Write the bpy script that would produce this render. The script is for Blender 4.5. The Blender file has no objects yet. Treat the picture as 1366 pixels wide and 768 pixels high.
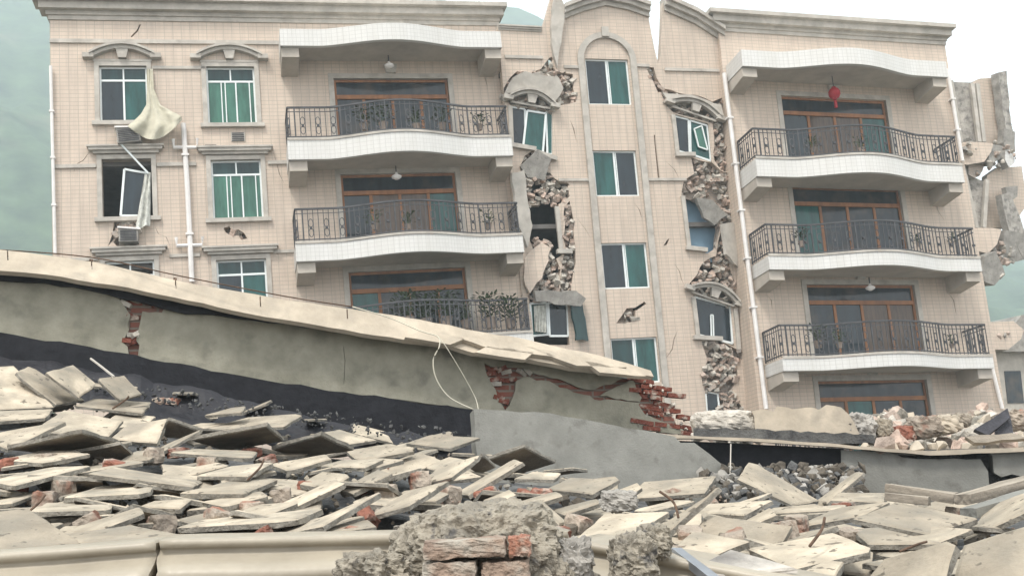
import bpy, bmesh, math, random
import numpy as np
from mathutils import Matrix, Vector, noise
from mathutils.geometry import delaunay_2d_cdt
R = math.radians
random.seed(7); rng = np.random.default_rng(7)
C = bpy.context.scene.collection
# ------------------------------------------------------------------ camera, sky, sun, exposure
F0, PITCH, ROLL = 1400.0, .1681, .0293
cp, sp, cr, sr = math.cos(PITCH), math.sin(PITCH), math.cos(ROLL), math.sin(ROLL)
FW = Vector((0, cp, sp)); UP0 = Vector((0, -sp, cp)); RT0 = Vector((1, 0, 0))
RT = cr*RT0 - sr*UP0; UP = sr*RT0 + cr*UP0
def setup():
    cam = bpy.data.objects.new('camera', bpy.data.cameras.new('camera')); C.objects.link(cam)
    cam.matrix_world = Matrix((RT, UP, -FW)).transposed().to_4x4()
    cam.data.sensor_width = 36; cam.data.lens = F0/1366*36
    cam.data.clip_start = .05; cam.data.clip_end = 5000
    bpy.context.scene.camera = cam
    bpy.context.scene.cycles.volume_bounces = 2
    w = bpy.data.worlds.new('World'); bpy.context.scene.world = w; w.use_nodes = True
    nt = w.node_tree; bg = nt.nodes['Background']
    sky = nt.nodes.new('ShaderNodeTexSky'); sky.sky_type = 'NISHITA'; sky.sun_disc = False
    sky.sun_elevation = R(58); sky.sun_rotation = R(SUN_AZ)
    sky.air_density = 1.0; sky.dust_density = 6.0; sky.ozone_density = 1.0
    hs = nt.nodes.new('ShaderNodeHueSaturation'); hs.inputs['Saturation'].default_value = .28
    hs.inputs['Value'].default_value = 1.0
    nt.links.new(sky.outputs[0], hs.inputs['Color'])
    # thin broken overcast
    tc = nt.nodes.new('ShaderNodeTexCoord'); nz = nt.nodes.new('ShaderNodeTexNoise')
    nz.inputs['Scale'].default_value = 2.2; nz.inputs['Detail'].default_value = 6
    rp = nt.nodes.new('ShaderNodeValToRGB'); rp.color_ramp.elements[0].position = .35; rp.color_ramp.elements[1].position = .6
    rp.color_ramp.elements[0].color = (.6, .6, .6, 1); rp.color_ramp.elements[1].color = (.97, .97, .97, 1)
    mx = nt.nodes.new('ShaderNodeMix'); mx.data_type = 'RGBA'      # bright cloud deck over most of the sky
    nt.links.new(tc.outputs['Generated'], nz.inputs['Vector']); nt.links.new(nz.outputs['Fac'], rp.inputs[0])
    nt.links.new(hs.outputs[0], mx.inputs['A']); nt.links.new(rp.outputs[0], mx.inputs['Factor']); mx.inputs['B'].default_value = (9.6, 9.8, 10.0, 1)
    nt.links.new(mx.outputs['Result'], bg.inputs['Color']); bg.inputs['Strength'].default_value = .15
    s = bpy.data.objects.new('sun', bpy.data.lights.new('sun', 'SUN')); C.objects.link(s)
    s.data.energy = 2.1; s.data.angle = R(12); s.data.color = (1, .955, .88)
    el, az = R(58), R(SUN_AZ)     # direction towards the sun: az measured from +Y clockwise
    d = Vector((math.sin(az)*math.cos(el), math.cos(az)*math.cos(el), math.sin(el)))
    s.rotation_euler = d.to_track_quat('Z', 'Y').to_euler()
    v = bpy.context.scene.view_settings; v.view_transform = 'Standard'; v.look = 'None'; v.gamma = 1
    v.exposure = EXPOSURE; v.use_curve_mapping = False
SUN_AZ = 205; EXPOSURE = .44
setup()

# ------------------------------------------------------------------ helpers
def ray(px, py):
    ix, iy = px-683, py-384
    return FW + RT*(ix/F0) - UP*(iy/F0)
def at(px, py, Y):
    d = ray(px, py); return d*(Y/d.y)
class Frame:
    """a plane standing in the scene: x along it, y into it, z up it"""
    def __init__(s, O, X, Z):
        s.O = Vector(O); s.X = Vector(X).normalized(); Z = Vector(Z)
        s.Y = Z.cross(s.X).normalized(); s.Z = s.X.cross(s.Y).normalized()
        m = Matrix((s.X, s.Y, s.Z)).transposed().to_4x4(); m.translation = s.O; s.M = m; s.Mi = m.inverted()
    def uw(s, px, py, off=0.0):
        d = ray(px, py); o = s.O + s.Y*off
        t = o.dot(s.Y)/d.dot(s.Y); l = s.Mi @ (d*t)
        return (l.x, l.z)
    def poly(s, pts, off=0.0): return [s.uw(x, y, off) for x, y in pts]
    def u(s, px, py, off=0.0): return s.uw(px, py, off)[0]
    def w(s, px, py, off=0.0): return s.uw(px, py, off)[1]
def building_frame(Ox, Oy, yaw, la, lb, k=1.0):
    U = Vector((math.cos(yaw), math.sin(yaw), 0)); N = Vector((math.sin(yaw), -math.cos(yaw), 0)); W = Vector((0, 0, 1))
    U2 = U*math.cos(la) + W*math.sin(la); W2 = W*math.cos(la) - U*math.sin(la)
    W3 = W2*math.cos(lb) + N*math.sin(lb)
    return Frame(Vector((Ox, Oy, 8))*k, U2, W3)

def node_mat(name, col, rough=.8, spec=.3, nscale=3, namt=.12, col2=None, bump=0.0, bscale=40, metal=0.0, detail=6, stretch=None):
    m = bpy.data.materials.new(name); m.use_nodes = True; nt = m.node_tree; b = nt.nodes['Principled BSDF']
    b.inputs['Roughness'].default_value = rough; b.inputs['Specular IOR Level'].default_value = spec
    b.inputs['Metallic'].default_value = metal
    tc = nt.nodes.new('ShaderNodeTexCoord'); mp = nt.nodes.new('ShaderNodeMapping')
    nt.links.new(tc.outputs['Object'], mp.inputs[0])
    if stretch: mp.inputs['Scale'].default_value = stretch
    nz = nt.nodes.new('ShaderNodeTexNoise'); nz.inputs['Scale'].default_value = nscale; nz.inputs['Detail'].default_value = detail
    nz.inputs['Roughness'].default_value = .65
    nt.links.new(mp.outputs[0], nz.inputs['Vector'])
    rp = nt.nodes.new('ShaderNodeValToRGB'); rp.color_ramp.elements[0].position = .3; rp.color_ramp.elements[1].position = .7
    c2 = col2 or tuple(c*(1-namt*2.2) for c in col); c1 = tuple(min(1, c*(1+namt)) for c in col) if not col2 else col
    rp.color_ramp.elements[0].color = (*c2, 1); rp.color_ramp.elements[1].color = (*c1, 1)
    nt.links.new(nz.outputs['Fac'], rp.inputs[0]); nt.links.new(rp.outputs[0], b.inputs['Base Color'])
    m['ramp'] = rp.name
    if bump:
        n2 = nt.nodes.new('ShaderNodeTexNoise'); n2.inputs['Scale'].default_value = bscale; n2.inputs['Detail'].default_value = 5
        nt.links.new(tc.outputs['Object'], n2.inputs['Vector'])
        bp = nt.nodes.new('ShaderNodeBump'); bp.inputs['Strength'].default_value = bump; bp.inputs['Distance'].default_value = .02
        nt.links.new(n2.outputs['Fac'], bp.inputs['Height']); nt.links.new(bp.outputs[0], b.inputs['Normal'])
    return m
def spots(m, col, scale, lo, hi, detail=3):
    """dark pits and stains of their own shape on top of a material"""
    nt = m.node_tree; b = nt.nodes['Principled BSDF']; src = b.inputs['Base Color'].links[0].from_socket
    tc = nt.nodes.new('ShaderNodeTexCoord'); nz = nt.nodes.new('ShaderNodeTexNoise'); nz.inputs['Scale'].default_value = scale
    nz.inputs['Detail'].default_value = detail
    ge = nt.nodes.new('ShaderNodeNewGeometry') ; oi = nt.nodes.new('ShaderNodeObjectInfo')
    ad = nt.nodes.new('ShaderNodeVectorMath'); ad.operation = 'ADD'; ml = nt.nodes.new('ShaderNodeVectorMath'); ml.operation = 'SCALE'
    cb = nt.nodes.new('ShaderNodeCombineXYZ')
    for i in range(3): nt.links.new(oi.outputs['Random'], cb.inputs[i])
    nt.links.new(cb.outputs[0], ml.inputs[0]); ml.inputs['Scale'].default_value = 37
    nt.links.new(tc.outputs['Object'], ad.inputs[0]); nt.links.new(ml.outputs[0], ad.inputs[1]); nt.links.new(ad.outputs[0], nz.inputs['Vector'])
    rp = nt.nodes.new('ShaderNodeValToRGB'); rp.color_ramp.elements[0].position = lo; rp.color_ramp.elements[1].position = hi
    mx = nt.nodes.new('ShaderNodeMix'); mx.data_type = 'RGBA'
    nt.links.new(nz.outputs['Fac'], rp.inputs[0]); nt.links.new(rp.outputs[0], mx.inputs['Factor'])
    nt.links.new(src, mx.inputs['A']); mx.inputs['B'].default_value = (*col, 1)
    nt.links.new(mx.outputs['Result'], b.inputs['Base Color']); return m
def vary(m, amt=.15):
    """every object a little lighter or darker"""
    nt = m.node_tree; b = nt.nodes['Principled BSDF']; src = b.inputs['Base Color'].links[0].from_socket
    oi = nt.nodes.new('ShaderNodeObjectInfo'); mr = nt.nodes.new('ShaderNodeMapRange')
    mr.inputs['To Min'].default_value = 1-amt; mr.inputs['To Max'].default_value = 1+amt*.6
    hs = nt.nodes.new('ShaderNodeHueSaturation')
    nt.links.new(oi.outputs['Random'], mr.inputs[0]); nt.links.new(mr.outputs[0], hs.inputs['Value'])
    nt.links.new(src, hs.inputs['Color']); nt.links.new(hs.outputs[0], b.inputs['Base Color']); return m
def brick_mat(name, c1, c2, mortar, bw, bh, ms, rough=.7, namt=.25, bump=.4, off=.5, stain=(.3, .27, .24), stain_lo=.56, spec=.3):
    m = bpy.data.materials.new(name); m.use_nodes = True; nt = m.node_tree; b = nt.nodes['Principled BSDF']
    b.inputs['Roughness'].default_value = rough; b.inputs['Specular IOR Level'].default_value = spec
    tc = nt.nodes.new('ShaderNodeTexCoord'); sx = nt.nodes.new('ShaderNodeSeparateXYZ'); cx = nt.nodes.new('ShaderNodeCombineXYZ')
    nt.links.new(tc.outputs['Object'], sx.inputs[0])
    su = nt.nodes.new('ShaderNodeMath'); su.operation = 'ADD'
    nt.links.new(sx.outputs[0], su.inputs[0]); nt.links.new(sx.outputs[1], su.inputs[1])
    nt.links.new(su.outputs[0], cx.inputs[0]); nt.links.new(sx.outputs[2], cx.inputs[1])
    bt = nt.nodes.new('ShaderNodeTexBrick'); bt.offset = off
    bt.inputs['Scale'].default_value = 1; bt.inputs['Brick Width'].default_value = bw; bt.inputs['Row Height'].default_value = bh
    bt.inputs['Mortar Size'].default_value = ms; bt.inputs['Mortar Smooth'].default_value = .2; bt.inputs['Bias'].default_value = 0
    bt.inputs['Color1'].default_value = (*c1, 1); bt.inputs['Color2'].default_value = (*c2, 1); bt.inputs['Mortar'].default_value = (*mortar, 1)
    nt.links.new(cx.outputs[0], bt.inputs['Vector'])
    nz = nt.nodes.new('ShaderNodeTexNoise'); nz.inputs['Scale'].default_value = .55; nz.inputs['Detail'].default_value = 7; nz.inputs['Roughness'].default_value = .62
    mp = nt.nodes.new('ShaderNodeMapping'); mp.inputs['Scale'].default_value = (2.2, 2.2, .7)
    nt.links.new(tc.outputs['Object'], mp.inputs[0]); nt.links.new(mp.outputs[0], nz.inputs['Vector'])
    rp = nt.nodes.new('ShaderNodeValToRGB'); rp.color_ramp.elements[0].position = stain_lo-.12; rp.color_ramp.elements[1].position = stain_lo+.25
    rp.color_ramp.elements[0].color = (0, 0, 0, 1); rp.color_ramp.elements[1].color = (namt, namt, namt, 1)
    nt.links.new(nz.outputs['Fac'], rp.inputs[0])
    mx = nt.nodes.new('ShaderNodeMix'); mx.data_type = 'RGBA'
    nt.links.new(rp.outputs[0], mx.inputs['Factor']); nt.links.new(bt.outputs['Color'], mx.inputs['A']); mx.inputs['B'].default_value = (*stain, 1)
    nt.links.new(mx.outputs['Result'], b.inputs['Base Color'])
    n3 = nt.nodes.new('ShaderNodeTexNoise'); n3.inputs['Scale'].default_value = 1.0; n3.inputs['Detail'].default_value = 6; n3.inputs['Roughness'].default_value = .7
    m3 = nt.nodes.new('ShaderNodeMapping'); m3.inputs['Scale'].default_value = (7, 7, .45)
    nt.links.new(tc.outputs['Object'], m3.inputs[0]); nt.links.new(m3.outputs[0], n3.inputs['Vector'])
    r3 = nt.nodes.new('ShaderNodeValToRGB'); r3.color_ramp.elements[0].position = .45; r3.color_ramp.elements[1].position = .76
    r3.color_ramp.elements[0].color = (0, 0, 0, 1); r3.color_ramp.elements[1].color = (namt, namt, namt, 1)
    x3 = nt.nodes.new('ShaderNodeMix'); x3.data_type = 'RGBA'
    nt.links.new(n3.outputs['Fac'], r3.inputs[0]); nt.links.new(r3.outputs[0], x3.inputs['Factor']); nt.links.new(mx.outputs['Result'], x3.inputs['A']); x3.inputs['B'].default_value = (*[c*.85 for c in stain], 1)
    nt.links.new(x3.outputs['Result'], b.inputs['Base Color'])
    bp = nt.nodes.new('ShaderNodeBump'); bp.inputs['Strength'].default_value = bump; bp.inputs['Distance'].default_value = .01; bp.invert = True
    nt.links.new(bt.outputs['Fac'], bp.inputs['Height']); nt.links.new(bp.outputs[0], b.inputs['Normal'])
    return m
M = {}
M['tile'] = brick_mat('beige_facade_tile', (.59, .487, .398), (.56, .458, .373), (.39, .34, .275), .24, .12, .008, rough=.55, namt=.5, bump=.3, off=0, stain=(.37, .31, .26), stain_lo=.54)
M['brick'] = brick_mat('red_brick', (.20, .06, .04), (.13, .045, .03), (.17, .14, .115), .24, .065, .012, rough=.9, namt=.5, bump=.8, stain=(.25, .2, .17), stain_lo=.5)
M['palebrick'] = brick_mat('dusty_brick', (.48, .38, .31), (.40, .32, .26), (.36, .32, .28), .24, .065, .013, rough=.95, namt=.5, bump=1, stain=(.3, .28, .26))
M['trim'] = spots(node_mat('grey_trim', (.47, .435, .385), nscale=2, namt=.12, rough=.75), (.30, .27, .235), 3, .5, .8, 8)
M['white'] = brick_mat('white_balcony_tile', (.64, .63, .605), (.615, .605, .58), (.48, .47, .45), .12, .12, .006, rough=.45, namt=.35, bump=.2, off=0, stain=(.5, .48, .43), stain_lo=.5)
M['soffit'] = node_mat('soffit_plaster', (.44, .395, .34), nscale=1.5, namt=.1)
M['alu'] = node_mat('white_frame', (.74, .78, .77), rough=.4, namt=.05)
def glassm(name, c, rough=.08, spec=.38):
    m = node_mat(name, c, rough=rough, spec=spec, nscale=1.6, namt=.25, stretch=(2.5, 1, .5)); return m
M['teal'] = glassm('teal_glass', (.018, .085, .078)); M['dark'] = glassm('dark_glass', (.012, .022, .03), spec=.45)
M['greeng'] = glassm('green_curtained_glass', (.05, .15, .11)); M['transom'] = glassm('transom_glass', (.015, .045, .045))
M['blueg'] = glassm('blue_door_glass', (.045, .06, .075))
M['blueg'] = spots(glassm('curtained_door_glass', (.022, .03, .038)), (.07, .06, .05), 2.2, .48, .75, 6)
M['curtain'] = node_mat('brown_curtained_glass', (.13, .085, .055), col2=(.04, .03, .025), rough=.2, spec=.4, nscale=3, stretch=(5, 1, .4))
M['wood'] = node_mat('orange_door_wood', (.30, .135, .06), rough=.5, nscale=4, namt=.2, stretch=(1, 1, .2))
M['iron'] = node_mat('dark_iron', (.075, .075, .08), rough=.6, namt=.2)
M['concrete'] = spots(node_mat('grey_concrete', (.33, .31, .28), nscale=3, namt=.2, bump=.6, bscale=30, rough=.95), (.16, .15, .14), 14, .6, .75)
M['stump'] = spots(node_mat('crumbling_concrete', (.37, .33, .265), col2=(.17, .155, .13), nscale=9, detail=10, bump=1.0, bscale=45, rough=1), (.10, .095, .09), 26, .60, .72, 4)
M['dustbrick'] = spots(node_mat('dusty_stump_brick', (.34, .25, .19), col2=(.20, .15, .12), nscale=8, detail=10, bump=.8, bscale=60, rough=1), (.36, .33, .28), 11, .45, .62, 6)
M['dustred'] = spots(node_mat('reddish_stump_brick', (.36, .18, .12), col2=(.24, .11, .08), nscale=8, detail=10, bump=.8, bscale=60, rough=1), (.36, .33, .28), 13, .5, .62, 6)
M['plaster'] = spots(node_mat('grey_green_plaster', (.34, .325, .262), col2=(.175, .168, .13), nscale=2.6, detail=12, bump=.25, bscale=50, rough=.95), (.12, .115, .095), 5.5, .54, .85, 10)
M['plaster_cool'] = spots(node_mat('cool_grey_plaster', (.235, .232, .21), col2=(.155, .153, .138), nscale=3.5, detail=12, bump=.25, bscale=60, rough=.95), (.10, .092, .08), 7, .57, .8, 9)
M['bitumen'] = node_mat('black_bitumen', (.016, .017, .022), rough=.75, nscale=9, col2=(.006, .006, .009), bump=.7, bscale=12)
M['membrane'] = node_mat('bitumen_membrane', (.022, .022, .027), rough=.6, nscale=6, col2=(.01, .01, .014), bump=.5, bscale=9)
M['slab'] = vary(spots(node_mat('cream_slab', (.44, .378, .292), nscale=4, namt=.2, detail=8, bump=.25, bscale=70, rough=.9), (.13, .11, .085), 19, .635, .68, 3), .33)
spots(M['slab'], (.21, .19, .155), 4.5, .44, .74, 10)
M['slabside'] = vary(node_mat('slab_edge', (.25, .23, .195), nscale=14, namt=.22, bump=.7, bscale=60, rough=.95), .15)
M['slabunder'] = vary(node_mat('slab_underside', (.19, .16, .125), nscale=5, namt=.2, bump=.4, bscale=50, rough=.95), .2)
M['pinkbrick'] = node_mat('pinkish_brick', (.50, .38, .31), nscale=9, namt=.25, rough=.95, bump=.6)
M['dust'] = node_mat('pale_broken_mortar', (.50, .46, .40), nscale=6, namt=.25, rough=.95, bump=.7)
M['dustpink'] = node_mat('pinkish_broken_mortar', (.46, .37, .31), nscale=6, namt=.25, rough=.95, bump=.7)
M['endbrick'] = spots(node_mat('torn_red_brick', (.21, .065, .042), col2=(.11, .04, .03), nscale=9, rough=.95, bump=.8), (.36, .30, .25), 12, .54, .66, 5)
M['redbrick'] = vary(spots(node_mat('broken_red_brick', (.27, .115, .08), nscale=9, namt=.25, bump=.8, bscale=40, rough=.95), (.42, .38, .32), 9, .5, .65, 5), .2)
M['blockbrick'] = vary(spots(node_mat('mortar_crusted_brick', (.38, .32, .26), nscale=9, namt=.25, bump=.9, bscale=35, rough=.95), (.26, .13, .09), 8, .52, .66, 5), .2)
M['gravel'] = node_mat('rubble_gravel', (.17, .145, .115), col2=(.035, .03, .024), nscale=7, detail=10, bump=.7, bscale=30, rough=.95)
M['darkgravel'] = node_mat('dark_rubble', (.13, .13, .125), col2=(.03, .03, .033), nscale=6, detail=8, bump=.8, rough=.95)
M['coping'] = spots(node_mat('beige_coping', (.46, .395, .31), nscale=2.4, namt=.16, detail=10, bump=.15, rough=.8), (.33, .29, .235), 7, .50, .8, 9)
M['gutter'] = node_mat('glazed_beige_cornice', (.335, .295, .23), nscale=3, namt=.12, detail=7, rough=.42, spec=.5, bump=.08)
M['rust'] = node_mat('rusty_steel', (.12, .075, .05), rough=.85, nscale=30, namt=.3)
M['pvc'] = node_mat('white_pvc', (.72, .69, .66), rough=.4, namt=.06)
M['cloth'] = node_mat('pale_yellow_cloth', (.50, .47, .37), rough=.9, nscale=4, namt=.1)
M['rag'] = node_mat('dirty_white_cloth', (.55, .55, .5), rough=.9, nscale=8, namt=.2)
M['blue'] = node_mat('pale_blue_paint', (.22, .34, .44), rough=.7, nscale=1.2, col2=(.17, .27, .36))
M['red'] = node_mat('red_paper', (.36, .02, .03), rough=.6)
M['leaf'] = vary(node_mat('leaf', (.075, .11, .05), nscale=10, namt=.3, rough=.7), .3)
M['pot'] = vary(node_mat('pot', (.30, .24, .20), rough=.7), .4)
M['metal'] = node_mat('bluish_sheet_metal', (.30, .32, .35), rough=.4, metal=.5, namt=.15)
M['hill'] = spots(node_mat('hill_forest', (.10, .15, .07), col2=(.015, .03, .015), nscale=.09, detail=10, rough=1), (.16, .14, .09), .02, .6, .75, 5)
M['ground'] = node_mat('earth', (.22, .2, .16), nscale=.4, namt=.25, rough=1)
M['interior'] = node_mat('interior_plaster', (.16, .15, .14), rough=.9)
M['tarp'] = node_mat('dark_board', (.055, .055, .065), rough=.7, namt=.3, bump=.4)
M['timber'] = node_mat('weathered_timber', (.30, .26, .21), rough=.9, nscale=8, stretch=(.3, 3, 3), namt=.25, bump=.4)
M['cable'] = node_mat('cable', (.5, .47, .38), rough=.6)

WORLD = {}
def link(name, me, mat, parent=None, world=None):
    me.materials.clear() if len(me.materials) else None
    for m in (mat if isinstance(mat, (list, tuple)) else [mat]): me.materials.append(m)
    o = bpy.data.objects.new(name, me); C.objects.link(o)
    if world is None: world = WORLD[parent.name].copy() if parent else Matrix.Identity(4)
    if parent:
        o.parent = parent; o.matrix_basis = WORLD[parent.name].inverted() @ world
    else: o.matrix_basis = world
    WORLD[o.name] = world; return o
def thing(name, label, cat, loc=(0, 0, 0), group=None, world=None):
    o = bpy.data.objects.new(name, None); C.objects.link(o); o.empty_display_size = .2
    W = world.copy() if world else Matrix.Translation(loc); o.matrix_basis = W; WORLD[o.name] = W
    return tag(o, label, cat, group)
def tag(o, label, cat, group=None, kind=None):
    if label: o['label'] = label
    if cat: o['category'] = cat; o['kind'] = 'thing'
    if group: o['group'] = group
    if kind: o['kind'] = kind
    return o
class MB:
    def __init__(s): s.v = []; s.f = []; s.mi = []
    def add(s, vs, fs, mi=0):
        b = len(s.v); s.v += [tuple(v) for v in vs]; s.f += [[b+i for i in f] for f in fs]; s.mi += [mi]*len(fs); return s
    def box(s, x0, x1, y0, y1, z0, z1, mi=0, T=None):
        vs = [Vector((x, y, z)) for x in (x0, x1) for y in (y0, y1) for z in (z0, z1)]
        if T: vs = [T @ v for v in vs]
        return s.add(vs, [(0, 1, 3, 2), (4, 6, 7, 5), (0, 4, 5, 1), (2, 3, 7, 6), (0, 2, 6, 4), (1, 5, 7, 3)], mi)
    def bar(s, a, b, w, d=None, mi=0, up=(0, 1, 0)):
        a, b = Vector(a), Vector(b); t = (b-a); L = t.length
        if L < 1e-6: return s
        t.normalize(); up = Vector(up)
        if abs(t.dot(up)) > .95: up = Vector((1, 0, 0))
        x = t.cross(up).normalized(); y = x.cross(t)
        d = d or w
        vs = [p + x*(w/2*i) + y*(d/2*j) for p in (a, b) for i, j in ((-1, -1), (1, -1), (1, 1), (-1, 1))]
        return s.add(vs, [(3, 2, 1, 0), (4, 5, 6, 7), (0, 1, 5, 4), (1, 2, 6, 5), (2, 3, 7, 6), (3, 0, 4, 7)], mi)
    def tube(s, pts, r, n=6, mi=0):
        pts = [Vector(p) for p in pts]; rings = []
        for i, p in enumerate(pts):
            t = (pts[min(i+1, len(pts)-1)]-pts[max(i-1, 0)]).normalized()
            up = Vector((0, 0, 1)) if abs(t.z) < .9 else Vector((1, 0, 0))
            x = t.cross(up).normalized(); y = x.cross(t)
            rings.append([p + x*(r*math.cos(2*math.pi*k/n)) + y*(r*math.sin(2*math.pi*k/n)) for k in range(n)])
        vs = [v for g in rings for v in g]; fs = []
        for i in range(len(rings)-1):
            for k in range(n): fs.append((i*n+k, i*n+(k+1) % n, (i+1)*n+(k+1) % n, (i+1)*n+k))
        fs += [tuple(range(n))[::-1], tuple((len(rings)-1)*n+k for k in range(n))]
        return s.add(vs, fs, mi)
    def prism(s, prof, y0, y1, mi=0):      # polygon (x,z), from y0 to y1
        n = len(prof); vs = [(x, y0, z) for x, z in prof]+[(x, y1, z) for x, z in prof]
        return s.add(vs, [tuple(range(n)), tuple(range(2*n-1, n-1, -1))]+[(i, i+n, (i+1) % n+n, (i+1) % n) for i in range(n)], mi)
    def mesh(s, name, smooth=False, fix=True):
        me = bpy.data.meshes.new(name); me.from_pydata(s.v, [], s.f)
        for p, m in zip(me.polygons, s.mi): p.material_index = m; p.use_smooth = smooth
        if fix:
            bm = bmesh.new(); bm.from_mesh(me); bmesh.ops.recalc_face_normals(bm, faces=bm.faces); bm.to_mesh(me); bm.free()
        me.update(); return me
    def build(s, name, mat, parent=None, world=None, smooth=False): return link(name, s.mesh(name, smooth), mat, parent, world)

def inside(p, poly):
    x, y = p; c = False; n = len(poly)
    for i in range(n):
        x0, y0 = poly[i]; x1, y1 = poly[i-1]
        if (y0 > y) != (y1 > y) and x < (x1-x0)*(y-y0)/(y1-y0)+x0: c = not c
    return c
def jag(poly, amp, step=.25, seed=1):
    """a broken outline: extra points along each edge, shifted at random"""
    r = random.Random(seed); out = []
    for i, a in enumerate(poly):
        b = poly[(i+1) % len(poly)]; out.append(a); L = math.dist(a, b); k = int(L/step)
        for j in range(1, k):
            t = j/k; out.append((a[0]+(b[0]-a[0])*t+r.uniform(-amp, amp), a[1]+(b[1]-a[1])*t+r.uniform(-amp, amp)))
    return out
def plate(outer, holes, y0, y1, mb=None, mi=0, side_mi=None):
    """wall sheet with any outline and openings, real thickness y0..y1"""
    mb = mb or MB(); vs = []; es = []
    for poly in [outer]+holes:
        b = len(vs); n = len(poly); vs += [Vector(p) for p in poly]; es += [(b+i, b+(i+1) % n) for i in range(n)]
    V, E_, Fc, *_ = delaunay_2d_cdt(vs, es, [], 0, 1e-5)
    keep = []
    for f in Fc:
        c = sum((V[i] for i in f), Vector((0, 0)))/len(f)
        if inside(c, outer) and not any(inside(c, h) for h in holes): keep.append(tuple(f))
    n = len(V); pv = [(v.x, y0, v.y) for v in V]+[(v.x, y1, v.y) for v in V]
    fs = list(keep)+[tuple(i+n for i in f[::-1]) for f in keep]; mis = [mi]*len(fs)
    cnt = {}
    for f in keep:
        for i in range(len(f)):
            e = (f[i], f[(i+1) % len(f)]); cnt[e] = 1
    sides = [e for e in cnt if (e[1], e[0]) not in cnt]
    base = len(mb.v); mb.v += pv
    for f, m in zip(fs, mis): mb.f.append([base+i for i in f]); mb.mi.append(m)
    for a, b in sides: mb.f.append([base+b, base+a, base+a+n, base+b+n]); mb.mi.append(side_mi if side_mi is not None else mi)
    return mb
_rocks = []
def rock_proto():
    bm = bmesh.new()
    for _ in range(14):
        v = Vector((random.gauss(0, 1), random.gauss(0, 1), random.gauss(0, 1))).normalized(); bm.verts.new((v.x*.5*random.uniform(.8, 1.1), v.y*.5, v.z*.5*random.uniform(.7, 1)))
    r = bmesh.ops.convex_hull(bm, input=bm.verts); bm.verts.index_update()
    d = ([v.co.copy() for v in bm.verts], [[v.index for v in f.verts] for f in bm.faces]); bm.free(); return d
for _ in range(10): _rocks.append(rock_proto())
def rot_rand(): return Matrix.Rotation(random.uniform(0, 6.28), 3, 'Z') @ Matrix.Rotation(random.uniform(-1.2, 1.2), 3, 'X') @ Matrix.Rotation(random.uniform(-3, 3), 3, 'Y')
def add_rock(mb, p, s, mi=0, flat=1):
    vs, fs = random.choice(_rocks); rt = rot_rand(); sc = Vector((s*random.uniform(.7, 1.3), s*random.uniform(.6, 1.1), s*random.uniform(.5, 1)*flat))
    mb.add([rt @ Vector((v.x*sc.x, v.y*sc.y, v.z*sc.z)) + Vector(p) for v in vs], fs, mi)
def lump(name, c, half, mat, parent=None, amp=.12, sub=5, sq=.45, seed=0, world=None, nf=2.2, mi_fn=None):
    """rough broken concrete: rounded box with deep noise"""
    cuts = {3: 7, 4: 14, 5: 26, 6: 58}[sub]
    bm = bmesh.new(); bmesh.ops.create_cube(bm, size=2); bmesh.ops.subdivide_edges(bm, edges=bm.edges, cuts=cuts, use_grid_fill=True)
    hm = max(half); ks = .55*(1-sq)+.35
    for v in bm.verts:
        c = v.co.copy(); q = c*(1-ks)+c.normalized()*1.15*ks
        w = Vector((q.x*half[0], q.y*half[1], q.z*half[2]))/hm+Vector((seed*7.3, 0, seed*2.1))
        w += noise.noise_vector(w*3)*.12
        n = noise.noise(w*nf)*1.0+noise.noise(w*nf*2.7)*.5+noise.noise(w*9)*.32+noise.noise(w*19)*.2-(noise.voronoi(w*5)[0][0]-.4)*.6-(noise.voronoi(w*13)[0][0]-.4)*.25+noise.noise(w*42)*.10
        q *= 1+amp*n; v.co = Vector((q.x*half[0], q.y*half[1], q.z*half[2]))
    me = bpy.data.meshes.new(name); bm.to_mesh(me); bm.free()
    for p in me.polygons: p.use_smooth = False
    return link(name, me, mat, parent, world or Matrix.Translation(c))

# ------------------------------------------------------------------ ground, hills, haze
def quad_sheet(name, z, s, mat):
    mb = MB().add([(-s, -s, z), (s, -s, z), (s, s, z), (-s, s, z)], [(0, 1, 2, 3)])
    return tag(mb.build(name, mat), None, None, kind='structure')
quad_sheet('ground', -3.5, 1500, M['ground'])
def hills():
    mb = MB(); nx, ny = 150, 34
    keys = [(-1400, -30), (-700, -70), (0, -100), (250, -45), (500, -8), (700, 14), (800, 70), (900, 130), (1100, 240), (1366, 325), (1700, 380), (2400, 420)]
    kx = [k[0] for k in keys]; ky = [k[1] for k in keys]
    for i in range(nx):
        px = -1400+3800*i/(nx-1); py = float(np.interp(px, kx, ky)) + 9*noise.noise(Vector((px*.02, 0, 3))) + 4*noise.noise(Vector((px*.07, 0, 3)))
        top = at(px, py, 600.0)
        for j in range(ny):
            t = j/(ny-1); Y = 170+430*t
            z = -4+(top.z+4)*t**1.15
            d = Vector((top.x, 0, 0))*(Y/600); n = noise.noise(Vector((d.x*.02, Y*.02, 0)))*14*math.sin(t*math.pi) + noise.noise(Vector((d.x*.09, Y*.09, 4)))*5*math.sin(t*math.pi)
            mb.v.append((d.x, Y, z+n))
    for i in range(nx-1):
        for j in range(ny-1):
            a = i*ny+j; mb.f.append([a, a+ny, a+ny+1, a+1]); mb.mi.append(0)
    tag(mb.build('hills', M['hill'], smooth=True), None, None, kind='structure')
hills()
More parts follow.
